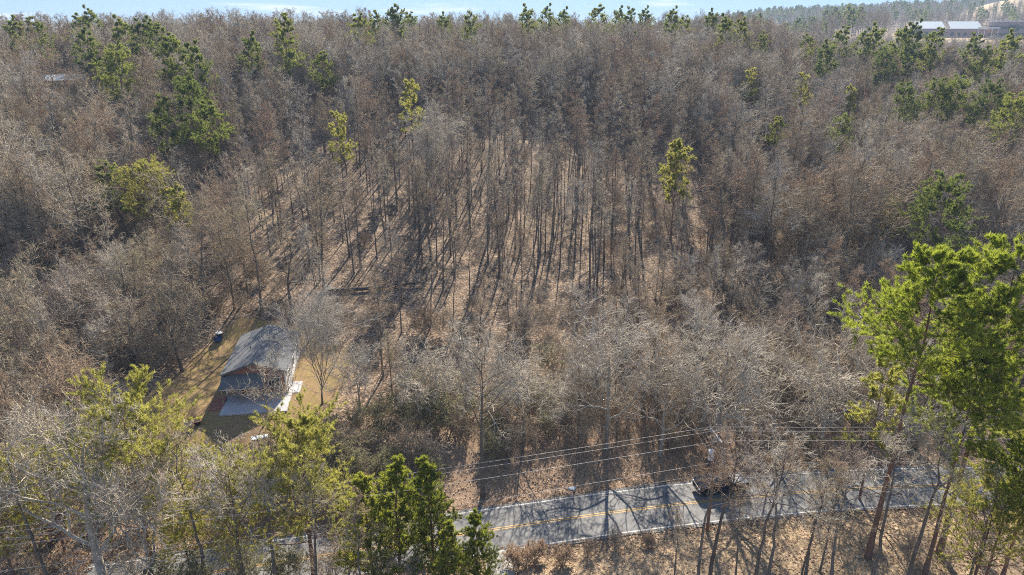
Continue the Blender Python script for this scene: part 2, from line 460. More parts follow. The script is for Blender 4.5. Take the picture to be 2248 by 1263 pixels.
# driveway apron running off the near side of the road
dv0 = ground(1100, 1212); mb = MB()
for i in range(8):
    y0 = dv0[1] - i * 1.6
    mb.box(dv0[0] - 1.3, dv0[0] + 1.3 + .1 * (i % 2), y0 - 1.57, y0, min(tz(dv0[0] - 1.3, y0 - .8), tz(dv0[0], y0 - .8)) - .2, tz(dv0[0], y0 - .8) + .09)
tag(mb.build('driveway', M['concrete']), 'pale concrete driveway apron beside the dark cedars', kind='structure')

# ------------------------------------------------------------------ growing wood
def nrm(v): return v / np.maximum(np.linalg.norm(v, axis=-1, keepdims=True), 1e-9)
def tubes(P, Rr, s):
    N, k, _ = P.shape
    T = nrm(np.gradient(P, axis=1))
    ref = np.where(np.abs(T[:, :1, 2:3]) < .9, np.array([0, 0, 1.]), np.array([1., 0, 0]))
    U = nrm(np.cross(T, np.broadcast_to(ref, T.shape))); W = np.cross(T, U)
    a = 2 * np.pi * np.arange(s) / s
    V = P[:, :, None] + Rr[:, :, None, None] * (np.cos(a)[None, None, :, None] * U[:, :, None] + np.sin(a)[None, None, :, None] * W[:, :, None])
    I = np.arange(N * k * s).reshape(N, k, s)
    A, B = I[:, :-1], I[:, 1:]
    F = np.stack([A, np.roll(A, -1, 2), np.roll(B, -1, 2), B], -1).reshape(-1, 4)
    return V.reshape(-1, 3), F
def merge(parts):
    V, F, b = [], [], 0
    for v, f in parts:
        V.append(v); F.append(f + b); b += len(v)
    return np.concatenate(V), np.concatenate(F)
def stem(rng, H, r0, k=12, wob=.02, lean=(0, 0), tip=.12, flare=1.35):
    t = np.linspace(0, 1, k)
    P = np.zeros((1, k, 3)); P[0, :, 2] = t * H
    w = np.cumsum(rng.normal(size=(k, 2)), 0) * wob * H / math.sqrt(k); w -= w[0]
    P[0, :, :2] = w * t[:, None] + np.outer(t ** 1.3, np.array(lean)) * H
    P[0, 0, 2] = -.4
    r = r0 * (1 - (1 - tip) * t ** .9); r[0] *= flare
    return P, r[None]
def grow(rng, P, Rr, n, tr, ang, lf, k, wob, up, rr, rmin, tip=.4, whorl=0, vary=.6):
    N, K, _ = P.shape
    par = np.repeat(np.arange(N), n); m = N * n
    t = tr[0] + (tr[1] - tr[0]) * ((np.tile(np.arange(n), N) + rng.random(m)) / n)
    if whorl:
        q_ = (t - tr[0]) / (tr[1] - tr[0]) * whorl; t = tr[0] + (tr[1] - tr[0]) * np.clip(np.round(q_) + .18 * rng.normal(size=m), 0, whorl) / whorl
    f = np.clip(t * (K - 1), 0, K - 1.001); i = f.astype(int); w = (f - i)[:, None]
    p = P[par, i] * (1 - w) + P[par, i + 1] * w
    r = Rr[par, i] * (1 - w[:, 0]) + Rr[par, i + 1] * w[:, 0]
    T = nrm(P[par, i + 1] - P[par, i])
    plen = np.linalg.norm(np.diff(P, axis=1), axis=2).sum(1)[par]
    az = np.tile(np.arange(n), N) * 2.399963 + rng.normal(size=m) * .5 + np.repeat(rng.random(N) * 6.28, n)
    ref = np.where(np.abs(T[:, 2:3]) < .9, np.array([0, 0, 1.]), np.array([1., 0, 0]))
    U = nrm(np.cross(T, ref)); W = np.cross(T, U)
    a = np.radians(ang[0] + ang[1] * rng.normal(size=m))[:, None]
    d = nrm(T * np.cos(a) + (U * np.cos(az)[:, None] + W * np.sin(az)[:, None]) * np.sin(a))
    L = (lf(t, plen) * (1 - vary / 2 + vary * rng.random(m)))[:, None]
    Q = [p]
    for j in range(1, k):
        d = nrm(d + wob * rng.normal(size=(m, 3)) + np.array([0, 0, up]))
        p = p + d * L / (k - 1); Q.append(p)
    Q = np.stack(Q, 1)
    r0 = np.maximum(np.minimum(r * rr, r * .95), rmin)
    return Q, r0[:, None] * np.linspace(1, tip, k)[None]
def hardwood(seed, H, r0, frac=.95, n1=15, t1=(.4, .98), a1=(48, 9), l1=(.30, .12), up1=.10, n2=7, l2=.5, n3=5, l3=.5, n4=4, l4=.6, rt=.014, n5=0,
             wob=.02, lean=(0, 0), kink=.22, sides=7):
    rng = np.random.default_rng(seed)
    P0, R0 = stem(rng, H * frac, r0, wob=wob, lean=lean)
    u = lambda t: (t - t1[0]) / (t1[1] - t1[0])
    P1, R1 = grow(rng, P0, R0, n1, t1, a1, lambda t, L: H * (l1[0] + (l1[1] - l1[0]) * u(t)), 7, kink * .7, up1, .62, rt * 2.5, .3)
    P2, R2 = grow(rng, P1, R1, n2, (.22, 1), (42, 12), lambda t, L: L * l2 * (1.15 - .6 * t), 5, kink, .06, .6, rt * 1.7, .4)
    P3, R3 = grow(rng, P2, R2, n3, (.2, 1), (42, 14), lambda t, L: L * l3 * (1.15 - .5 * t), 4, kink, .06, .65, rt * 1.2, .5)
    tr = merge([tubes(P0, R0, sides), tubes(P1, R1, 5)])
    cr = [tubes(P2, R2, 4), tubes(P3, R3, 3)]
    if n4:
        P4, R4 = grow(rng, P3, R3, n4, (.15, 1), (40, 15), lambda t, L: np.maximum(L * l4, .35), 3, kink * .9, .05, .75, rt, .55)
        cr.append(tubes(P4, R4, 3))
        if n5:
            P5, R5 = grow(rng, P4, R4, n5, (.2, 1), (38, 15), lambda t, L: np.maximum(L * .6, .25), 3, kink * .8, .04, .8, rt * .8, .6)
            cr.append(tubes(P5, R5, 3))
    return tr, merge(cr)
def blades(rng, C, D, n, ln, wd, spread):
    """needle or leaf tufts: n thin three-sided blades fanning from each centre C about its axis D"""
    m = len(C)
    c = np.repeat(C, n, 0); d = nrm(np.repeat(D, n, 0) + spread * rng.normal(size=(m * n, 3)))
    L = ln * (.7 + .6 * rng.random((m * n, 1)))
    sd = nrm(np.cross(d, rng.normal(size=(m * n, 3)))) * wd * .5
    c = c + rng.normal(size=c.shape) * ln * .18
    V = np.stack([c - sd, c + sd, c + d * L], 1).reshape(-1, 3)
    F = np.arange(m * n * 3).reshape(-1, 3)
    tint = np.clip(np.repeat(rng.random(m), n) * .75 + .25 * rng.random(m * n), 0, 1)
    return V, F, np.repeat(tint, 3)
def leaf_mesh(name, V, F, tint, mat):
    me = mesh_np(name, V, [F], [mat])
    a = me.attributes.new('tint', 'FLOAT', 'POINT'); a.data.foreach_set('value', tint.astype(np.float32))
    return me
def along(rng, P, n, t0):
    N, K, _ = P.shape
    par = np.repeat(np.arange(N), n); t = t0 + (1 - t0) * rng.random(N * n)
    f = np.clip(t * (K - 1), 0, K - 1.001); i = f.astype(int); w = (f - i)[:, None]
    return P[par, i] * (1 - w) + P[par, i + 1] * w, nrm(P[par, i + 1] - P[par, i])
def pine(seed, H, r0, t1=(.5, .98), n1=46, l1=(.2, .05), a1=(72, 8), n2=7, tn=5, nb=10, ln=.28, wd=.045, mat='needle', up1=.05, bulge=.25, wob=.01, lean=(0, 0), l2=.42, sides=8, whorl=0, vary=.8, flat=.55):
    rng = np.random.default_rng(seed)
    P0, R0 = stem(rng, H, r0, wob=wob, lean=lean, tip=.1)
    u = lambda t: (t - t1[0]) / (t1[1] - t1[0])
    prof = lambda t: l1[0] + (l1[1] - l1[0]) * u(t) ** 1.4 - l1[0] * bulge * (1 - np.minimum(u(t) / .3, 1))
    P1, R1 = grow(rng, P0, R0, n1, t1, a1, lambda t, L: H * prof(t), 6, .13, up1, .4, .02, .3, whorl, vary)
    P2, R2 = grow(rng, P1, R1, n2, (.35, 1), (48, 12), lambda t, L: L * l2 * (1.2 - .6 * t), 4, .15, .10, .6, .01, .5)
    C, D = along(rng, P2, tn, .25)
    C1, D1 = along(rng, P1, max(2, tn), .55)
    C = np.concatenate([C, C1]); D = np.concatenate([D, D1])
    D = nrm(D * .6 + np.array([0, 0, flat]))
    V, F, tint = blades(rng, C, D, nb, ln, wd, .55)
    tr = merge([tubes(P0, R0, sides), tubes(P1, R1, 4), tubes(P2, R2, 3)])
    return tr, leaf_mesh('pine_crown', V, F, tint, M[mat])
def wood_mesh(name, vf, mat): return mesh_np(name, vf[0], [vf[1]], [M[mat]], smooth=True)

# ------------------------------------------------------------------ tree patterns
HW = {}
def add_hw(key, tm='trunk', cm='twig', **kw):
    tr, cr = hardwood(**kw)
    HW[key] = (wood_mesh(key + '_trunk', tr, tm), wood_mesh(key + '_crown', cr, cm), kw['H'])
for i in range(5):
    add_hw('forest%d' % i, seed=10 + i, H=20, r0=.20 + .02 * i, n1=14, t1=(.36 + .04 * (i % 3), .98), l1=(.30 - .02 * i, .11), a1=(42 + 5 * (i % 3), 10), n2=6, n3=5, n4=4, rt=.019, wob=.035, kink=.25)
for i in range(3):
    add_hw('slender%d' % i, seed=30 + i, H=14, r0=.135, n1=13, t1=(.40, .98), l1=(.17, .08), a1=(38, 8), n2=5, n3=4, n4=3, rt=.016, wob=.04)
for i in range(3):
    add_hw('pole%d' % i, seed=35 + i, H=19, r0=.15 + .02 * i, n1=11, t1=(.50, .98), l1=(.16, .07), a1=(40, 9), n2=5, n3=4, n4=2, rt=.014, wob=.03)
for i in range(3):
    add_hw('broad%d' % i, seed=40 + i, H=16, r0=.26, frac=.62, n1=11, t1=(.32, 1.0), l1=(.46, .36), a1=(50, 10), up1=.07, n2=8, n3=6, n4=4, rt=.021, wob=.05, kink=.30)
for i in range(2):
    add_hw('pale%d' % i, 'pale_trunk', 'pale_twig', seed=50 + i, H=19, r0=.42, frac=.72, n1=13, t1=(.25, 1.0), l1=(.44, .30), a1=(42, 9), up1=.09, n2=8, n3=6, n4=5, rt=.020, wob=.04, kink=.26)
add_hw('near0', seed=60, H=17, r0=.20, frac=.9, n1=13, t1=(.58, .98), l1=(.25, .14), a1=(46, 10), n2=6, n3=4, n4=3, n5=0, rt=.013, wob=.05, kink=.26)
add_hw('near1', seed=61, H=15, r0=.17, frac=.9, n1=12, t1=(.55, .98), l1=(.25, .13), a1=(52, 10), n2=5, n3=4, n4=4, n5=0, rt=.013, wob=.06, kink=.28)
add_hw('near2', 'trunk', 'pale_twig', seed=67, H=20, r0=.26, frac=.8, n1=14, t1=(.52, 1.0), l1=(.30, .20), a1=(50, 10), up1=.07, n2=8, n3=6, n4=4, rt=.02, wob=.02, kink=.28)
add_hw('vase', seed=62, H=15, r0=.14, frac=.35, n1=14, t1=(.3, 1.0), l1=(.62, .66), a1=(17, 5), up1=.09, n2=9, n3=6, n4=5, rt=.013, wob=.03, kink=.16)
add_hw('small', seed=63, H=10, r0=.17, frac=.5, n1=11, t1=(.22, 1.0), l1=(.46, .44), a1=(52, 10), up1=.06, n2=9, n3=6, n4=5, n5=1, rt=.014, wob=.06, kink=.30)
add_hw('patio', 'pale_trunk', 'pale_twig', seed=64, H=9, r0=.14, frac=.45, n1=11, t1=(.25, 1.0), l1=(.48, .46), a1=(54, 10), up1=.05, n2=8, n3=6, n4=5, rt=.021, wob=.06, kink=.30)
add_hw('palebroad0', 'pale_trunk', 'pale_twig', seed=65, H=17, r0=.28, frac=.62, n1=12, t1=(.32, 1.0), l1=(.44, .36), a1=(48, 10), up1=.07, n2=8, n3=6, n4=3, rt=.021, wob=.05, kink=.3)
add_hw('palebroad1', 'pale_trunk', 'pale_twig', seed=66, H=15, r0=.24, frac=.55, n1=12, t1=(.28, 1.0), l1=(.46, .42), a1=(52, 10), up1=.06, n2=8, n3=6, n4=3, rt=.021, wob=.05, kink=.3)
add_hw('patio2', 'pale_trunk', 'pale_twig', seed=69, H=9, r0=.14, frac=.45, n1=9, t1=(.25, 1.0), l1=(.48, .46), a1=(50, 10), up1=.05, n2=7, n3=5, n4=3, rt=.02, wob=.06, kink=.30)
for i in range(2):
    add_hw('crooked%d' % i, seed=140 + i, H=18, r0=.30, frac=.75, n1=11, t1=(.35, 1.0), l1=(.38, .26), a1=(62, 12), up1=.05, n2=6, n3=5, n4=3, rt=.022, wob=.08, kink=.42)
    add_hw('column%d' % i, seed=145 + i, H=23, r0=.25, n1=20, t1=(.42, .98), l1=(.17, .07), a1=(34, 7), up1=.12, n2=5, n3=5, n4=3, rt=.02, wob=.015, kink=.2)
    add_hw('twin%d' % i, seed=150 + i, H=17, r0=.17, frac=.30, n1=5, t1=(.3, 1.0), l1=(.72, .70), a1=(16, 5), up1=.06, n2=12, l2=.30, n3=6, n4=4, rt=.018, wob=.03, kink=.2)
PN = {}
def add_pn(key, **kw):
    tr, cr = pine(**kw)
    PN[key] = (wood_mesh(key + '_trunk', tr, 'pine_trunk'), cr, kw['H'])
for i in range(3):
    add_pn('tall%d' % i, seed=70 + i, H=28, r0=.27, t1=((.60, .48, .55)[i], .985), n1=(62, 70, 56)[i], l1=(.20, .05), n2=11, tn=9, nb=14, ln=.30, wd=.036, wob=.02, whorl=10, vary=1.0)
for i in range(3):
    add_pn('wood%d' % i, seed=80 + i, H=22, r0=.2, t1=(.5 - .06 * i, .985), n1=40, l1=(.18 + .02 * i, .05), n2=8, tn=6, nb=10, ln=.40, wd=.085, mat='needle_far', whorl=9, vary=1.1, wob=.03, lean=(.03 * (i - 1), .02))
add_pn('full', seed=89, H=20, r0=.2, t1=(.38, .985), n1=56, l1=(.27, .09), a1=(64, 10), n2=8, tn=6, nb=10, ln=.36, wd=.07, mat='needle_far', whorl=10, vary=.9, wob=.02)
add_pn('lone', seed=88, H=19.5, r0=.18, t1=(.38, .98), n1=46, l1=(.17, .06), a1=(66, 9), n2=9, tn=7, nb=10, ln=.36, wd=.07, mat='needle_soft', whorl=10, vary=1.0)
add_pn('thin', seed=86, H=18, r0=.14, t1=(.35, .98), n1=34, l1=(.19, .06), n2=6, tn=5, nb=8, ln=.40, wd=.08, mat='needle_soft')
for i in range(2):
    add_pn('soft%d' % i, seed=90 + i, H=14, r0=.2, t1=(.22, .98), n1=60, l1=(.46, .14), a1=(62, 10), n2=10, tn=8, nb=12, ln=.24, wd=.033, mat='needle_soft', up1=.08, vary=.9, bulge=.1)
for i in range(2):
    add_pn('cedar%d' % i, seed=95 + i, H=13, r0=.16, t1=(.06, .985), n1=105, l1=(.25, .02), a1=(62, 9), n2=8, tn=6, nb=9, ln=.24, wd=.045, mat='cedar', up1=.07, bulge=.1, l2=.36, vary=1.1, whorl=18, wob=.03)

def brush(seed, H, n0=9, spread=24, n2=6, n3=5, rt=.012, leaf=0, lmat='shrub_leaf', ln=.10, wd=.07, tips=True):
    rng = np.random.default_rng(seed)
    a = rng.random(n0) * 6.28; k = 6
    P = np.zeros((n0, k, 3)); P[:, 0, :2] = rng.normal(size=(n0, 2)) * H * .06; P[:, 0, 2] = -.15
    el = np.radians(spread) * (.3 + rng.random(n0))
    d = np.stack([np.cos(a) * np.sin(el), np.sin(a) * np.sin(el), np.cos(el)], -1)
    for j in range(1, k):
        d = nrm(d + .16 * rng.normal(size=(n0, 3)) + np.array([0, 0, .04]))
        P[:, j] = P[:, j - 1] + d * H * (.8 + .4 * rng.random((n0, 1))) / (k - 1)
    R0 = np.linspace(1, .3, k)[None] * np.full((n0, 1), max(.012 * H, rt * 2))
    P2, R2 = grow(rng, P, R0, n2, (.2, 1), (42, 14), lambda t, L: L * .42 * (1.2 - .6 * t), 4, .25, .05, .6, rt * 1.3, .5)
    P3, R3 = grow(rng, P2, R2, n3, (.15, 1), (42, 15), lambda t, L: L * .5, 3, .25, .04, .7, rt, .6)
    P4, R4 = grow(rng, P3, R3, 3, (.2, 1), (40, 15), lambda t, L: np.maximum(L * .55, .2), 3, .2, .03, .8, rt * .85, .6)
    st = wood_mesh('shrub_stems', tubes(P, R0, 5), 'shrub_twig')
    tw = merge([tubes(P2, R2, 4), tubes(P3, R3, 3), tubes(P4, R4, 3)])
    if not leaf: return st, wood_mesh('shrub_crown', tw, 'shrub_twig'), H
    C, D = along(rng, P3, leaf, .2); C4, D4 = along(rng, P4, max(1, leaf // 2), .3)
    C = np.concatenate([C, C4]); D = np.concatenate([D, D4])
    V, F, tint = blades(rng, C, D, 4, ln, wd, 1.0)
    nv = len(tw[0]); me = mesh_np('shrub_crown', np.concatenate([tw[0], V]), [tw[1], F + nv], [M['shrub_twig'], M[lmat]], np.r_[np.zeros(len(tw[1])), np.ones(len(F))])
    at = me.attributes.new('tint', 'FLOAT', 'POINT'); at.data.foreach_set('value', np.r_[np.zeros(nv), tint].astype(np.float32))
    return st, me, H
BR = {'twig0': brush(201, 3.2), 'twig1': brush(202, 2.6, 12, 32), 'twig2': brush(203, 4.5, 7, 18),
      'olive0': brush(204, 4.2, 8, 26, leaf=4), 'olive1': brush(205, 3.2, 9, 32, leaf=4), 'tan0': brush(206, 2.2, 10, 30, leaf=3, lmat='dry_leaf'),
      'grey0': brush(207, 5.0, 8, 22, leaf=4)}

def plant(kind, proto, x, y, rz, sc, label, cat, group=None, z=None, tilt=(0, 0), table=None):
    tr, cr, H = proto
    o = empty(kind, (x, y, tz(x, y) if z is None else z), rz, sc, tilt[0], tilt[1])
    mobj('trunk', tr, o); mobj('crown', cr, o)
    return tag(o, label, cat, group)

# ------------------------------------------------------------------ featured trees, read off the photograph
LM = []
PINE_BOX = []     # crowns that stand clear in the photo: px box and depth
TAKEN = []        # (x, y, radius)
rg = random.Random(4)
def feat_base(key, px, py, h, label, kind='bare_tree', cat='tree', tilt=(0, 0), rz=None, group=None, clear=4.0):
    p = ground(px, py)
    proto = HW.get(key) or PN.get(key)
    TAKEN.append((p[0], p[1], clear))
    return plant(kind, proto, p[0], p[1], rg.uniform(0, 6.28) if rz is None else rz, h / proto[2], label, cat, group, tilt=tilt)
def feat_top(key, px, py, h, label, kind='pine_tree', cat='tree', group=None, clear=3.0, part=.42):
    proto = HW.get(key) or PN.get(key)
    p = ground(px, py, h)
    while math.hypot(p[0], p[1]) > 420 and h < 34: h += .7; p = ground(px, py, h)
    TAKEN.append((p[0], p[1], clear))
    dep = project(*p)[2]; hp = h * FPX / dep
    PINE_BOX.append((px - .15 * hp, py, px + .15 * hp, py + part * hp, dep))
    return plant(kind, proto, p[0], p[1], rg.uniform(0, 6.28), h / proto[2], label, cat, group)

feat_base('broad0', 400, 815, 15.5, 'spreading bare tree with dark leaning trunk left of the house', tilt=(0, R(-7)))
feat_base('forest1', 712, 645, 22, 'tall bare tree with thick dark trunk at the left end of the fallen log')
feat_base('vase', 708, 885, 15, 'vase shaped bare tree of thin upright stems right of the house')
feat_base('near2', 1060, 1092, 20, 'bare tree with a long straight bare trunk at the far road edge behind the wires')
feat_base('patio', 925, 918, 11.0, 'low wide bare tree with many tangled limbs between house and road trunk')
feat_base('patio2', 588, 922, 9.2, 'small pale bare tree standing on the patio in front of the house', rz=2.0)
feat_base('pale0', 1565, 1005, 19.5, 'big pale limbed bare tree behind the utility pole', rz=.8)
feat_base('palebroad0', 1330, 985, 18.5, 'broad bare tree on the brushy far verge left of the big pale tree')
feat_base('palebroad1', 1800, 985, 17.5, 'broad bare tree across the road, right of the big pale tree')
feat_base('palebroad1', 1150, 965, 12.5, 'round crowned bare tree in the brush right of the long bare trunk', rz=1.1)
feat_base('broad2', 1752, 615, 19, 'dark bare oak with crooked horizontal limbs on the right slope')
feat_base('pale1', 950, 475, 23, 'tall bare tree with a pale straight trunk on the middle slope')
feat_base('forest4', 1400, 500, 20, 'bare tree with thick dark trunk left of the lone yellow green pine')
feat_base('forest0', 600, 470, 22, 'bare tree with thick dark forked trunk upslope of the fallen log')
feat_base('palebroad0', 1450, 1000, 15.5, 'pale bare tree between the broad verge tree and the big pale tree', rz=2.2)
feat_base('palebroad1', 1690, 985, 15, 'pale bare tree close right of the big pale tree', rz=1.2)
feat_base('palebroad1', 790, 900, 10, 'low pale bare tree left of the tangled low tree', rz=3.3)
feat_base('broad0', 2010, 985, 15, 'bare tree across the road behind the right edge pine trunks', rz=.5)
feat_base('near0', 120, 1320, 17, 'bare tree at the far bottom left beside the huge pale tree', rz=2.1)
feat_base('palebroad0', 345, 1320, 15.5, 'pale bare tree close right of the huge pale tree', rz=4.4)
feat_base('near2', 545, 1325, 16, 'bare tree left of the reddish trunk at bottom', rz=1.4)
feat_base('near0', 700, 1325, 14, 'bare tree right of the reddish trunk at bottom', rz=5.1)
feat_base('near1', 800, 1340, 11, 'short bare tree in front of the leftmost cedar', rz=.7)
feat_base('palebroad1', 180, 1120, 13, 'pale bare tree across the road behind the huge pale tree', rz=2.9)
feat_base('pale0', 235, 1305, 21, 'huge pale bare tree at the bottom left by the road', rz=2.5)
feat_base('near0', 610, 1300, 16.5, 'bare tree with a reddish trunk in front of the pine below the house', rz=.4)
feat_base('near1', 455, 1285, 16, 'bare thin limbed tree between the two yellow green pines', rz=1.9)
feat_base('broad1', 60, 860, 17, 'bare tree with crooked pale limbs at the left edge beyond the lawn', rz=3.0)
feat_base('broad2', 190, 800, 16, 'bare tree with tangled limbs left of the leaning tree', rz=.3)
for px, py, h, k_, lab in [(455, 700, 18, 'crooked0', 'leftmost of the bare trees shading the yard behind the house'), (515, 678, 18, 'twin0', 'second from left of the bare trees behind the house'), (575, 685, 19, 'forest2', 'middle one of the bare trees behind the house'),
        (640, 692, 17, 'crooked1', 'bare crooked tree behind the right rear corner of the house'), (700, 715, 16, 'forest0', 'rightmost of the bare trees behind the house')]:
    feat_base(k_, px, py, h, lab, group='bare trees behind the house', clear=2.5)
# near side of the road, lower right: slim trunks over the leafy bank
near = [('near0', 1532, 1300, 15, 'leaning bare tree left of the utility pole on the leafy bank', (0, R(-5))),
        ('near0', 1556, 1290, 17, 'bare tree with stout dark trunk just in front of the utility pole', (0, 0)),
        ('near1', 1655, 1290, 16, 'left of two close bare trees right of the pickup truck', (0, R(2))),
        ('near1', 1685, 1275, 15, 'right of two close bare trees right of the pickup truck', (0, 0)),
        ('slender1', 1615, 1262, 9, 'thin bare sapling between the pole and the pair of close trees', (0, R(3))),
        ('slender0', 1755, 1290, 12, 'thin bare tree leaning right on the leafy bank', (0, R(4))),
        ('near1', 1768, 1268, 13, 'forked bare tree on the bank, left of the arching limb', (0, R(-3))),
        ('near0', 1825, 1275, 14, 'bare tree with pale scarred trunk in the middle of the leafy bank', (0, R(-6))),
        ('slender2', 1800, 1255, 11, 'thin dark sapling left of the scarred trunk', (0, R(2))),
        ('near1', 1905, 1300, 17, 'dark bare tree left of the tall pine trunks', (0, R(4))),
        ('near0', 1990, 1290, 18, 'dark bare tree with upswept limbs right of the red pine trunk', (0, R(3))),
        ('slender1', 1480, 1270, 8, 'small bare sapling at the left end of the bank trees', (0, 0)),
        ('near1', 2120, 1300, 13, 'pale twiggy bare tree under the pines at bottom right', (0, 0))]
for k_, px, py, h, lab, tl in near: feat_base(k_, px, py, h, lab, tilt=tl, group='bare trees on the near bank')
# big pines at the right edge
feat_base('tall0', 1905, 1225, 29, 'tall bright green pine with layered crown, left of the right edge pines', 'pine_tree', rz=.5)
feat_base('tall1', 2062, 1215, 29.5, 'tallest bright green pine at the right edge', 'pine_tree', rz=1.4)
feat_base('tall2', 2030, 1262, 22, 'bright green pine with low boughs below the two tallest pines', 'pine_tree', rz=2.0)
feat_base('tall2', 2200, 1270, 17, 'dark green pine at the lower right edge', 'pine_tree', rz=3.2)
feat_base('soft0', 2130, 1300, 11, 'short green pine in the bottom right corner', 'pine_tree', rz=3.2)
feat_top('thin', 1950, 790, 16, 'pale green young pine under the layered crown pine', clear=3)
# soft yellow green pines bottom left, cedars bottom middle
feat_base('soft0', 335, 1235, 16.8, 'yellow green pine behind the huge pale tree below the lawn', 'pine_tree', rz=1.0)
feat_base('soft1', 690, 1262, 15.6, 'broad yellow green pine below the house', 'pine_tree', rz=0.2)
feat_base('soft0', 530, 1255, 11.5, 'olive yellow pine between the two larger yellow green pines', 'pine_tree', rz=3.0)
feat_base('soft1', 150, 1235, 12.5, 'olive yellow pine behind the left side of the huge pale tree', 'pine_tree', rz=5.0)
feat_base('tall2', 2150, 1310, 15, 'low crowned green pine near the bottom right corner', 'pine_tree', rz=.9)
feat_base('tall0', 2225, 1340, 13.5, 'green pine cut by the right edge near the bottom', 'pine_tree', rz=2.9)
feat_base('soft1', 30, 1265, 11, 'yellow green pine at the bottom left edge', 'pine_tree', rz=2.2)
feat_base('soft0', 420, 1262, 7, 'low bright green young pine beside the road at left', 'pine_tree', rz=4)
feat_base('cedar0', 880, 1285, 13, 'second from left of the dark green cedars, with a sharp top', 'cedar_tree', rz=.2)
feat_base('cedar1', 955, 1275, 12.8, 'tall dark green cedar behind the rightmost short cedar', 'cedar_tree', rz=1.2)
feat_base('cedar1', 820, 1290, 12, 'leftmost of the dark green cedars', 'cedar_tree', rz=2.2)
feat_base('cedar0', 1052, 1318, 9, 'rightmost short dark green cedar beside the driveway', 'cedar_tree', rz=3.1)
feat_base('cedar1', 985, 1330, 8.5, 'lowest dark green cedar at the bottom edge', 'cedar_tree', rz=4.1)

# pines among the hardwoods: (pattern, crown top px, py, height)
MID_PINES = [('wood0', 180, 62, 24, 'round topped pine above the far white roofed house'), ('full', 250, 110, 23, 'large green pine right of the far white roofed house'),
  ('wood0', 375, 74, 26, 'tall dark pine left of its close neighbour on the upper left slope'), ('wood2', 425, 95, 24, 'dark pine close right of the tall dark pine'),
  ('full', 412, 180, 22, 'pine with a flat yellowish crown, above the darkest pine'), ('wood2', 345, 215, 20, 'dark low pine left of the darkest pine'),
  ('wood1', 445, 225, 20, 'darkest green pine on the left slope'), ('wood2', 235, 357, 16, 'small green pine left of the bright yellow green pine'),
  ('soft1', 315, 362, 14.5, 'bright yellow green pine on the left slope'), ('lone', 385, 405, 13, 'lower yellow green pine close right of the bright one'), ('thin', 900, 175, 20, 'thin olive pine on the upper middle slope'),
  ('thin', 740, 245, 18, 'pale grey green pine on the middle left slope'), ('wood0', 540, 78, 22, 'small pine crown below the skyline, left of the lone dark one'),
  ('wood1', 712, 115, 19, 'leaning dark evergreen on the upper slope'), ('wood2', 612, 36, 27, 'lone dark pine breaking the skyline at left centre'),
  ('lone', 1490, 308, 19.5, 'lone yellow green pine on the middle right slope'), ('wood1', 1705, 258, 14, 'small pale green pine on the right slope'),
  ('full', 1850, 258, 17, 'dark green rounded pine on the right slope'), ('wood0', 1825, 95, 24, 'flat topped pine with bare lower trunk at upper right'),
  ('thin', 1650, 150, 17, 'olive pine left of the flat topped pine'), ('thin', 1765, 160, 17, 'thin olive pine close left below the flat topped pine'),
  ('full', 1945, 112, 22, 'green two part pine right of the flat topped pine'), ('wood2', 2000, 130, 19, 'low rounded pine right of the two part pine'),
  ('wood0', 2040, 95, 20, 'small dark pine below the school roofs'), ('full', 2165, 108, 22, 'wide green pine below the brick school'),
  ('lone', 1870, 188, 15, 'small bright green pine in the middle of the upper right woods'), ('full', 1990, 190, 19, 'leftmost pine of the green row at the right edge'),
  ('full', 2058, 180, 20, 'second pine of the green row at the right edge'), ('full', 2110, 175, 21, 'third pine of the green row at the right edge'),
  ('full', 2180, 185, 21, 'fourth pine of the green row at the right edge'), ('full', 2232, 215, 21, 'last pine of the green row at the right edge'),
  ('full', 2085, 395, 21, 'large dull green pine above the bright right edge pines'), ('wood2', 1965, 435, 13, 'small olive pine left of the large dull green one'),
  ('wood2', 1682, 72, 18, 'small round dark pine at the top right of the woods'), ('wood1', 1770, 76, 18, 'tiny dark pine crown in the upper right woods')]
for k_, px, py, h, lab in MID_PINES:
    o_ = feat_top(k_, px, py, h, lab, group='pines among the bare woods'); LM.append((o_.location.x, o_.location.y, 'the ' + re.split(r' (?:above|right of|left of|close|on|below|breaking|at|with|in the) ', lab)[0] + (' at the right edge' if 'row' in lab else '')))
SKYN = [0, 0, 0]
ORDW = 'first second third fourth fifth sixth seventh eighth ninth tenth eleventh twelfth thirteenth fourteenth fifteenth sixteenth seventeenth eighteenth nineteenth twentieth'.split()
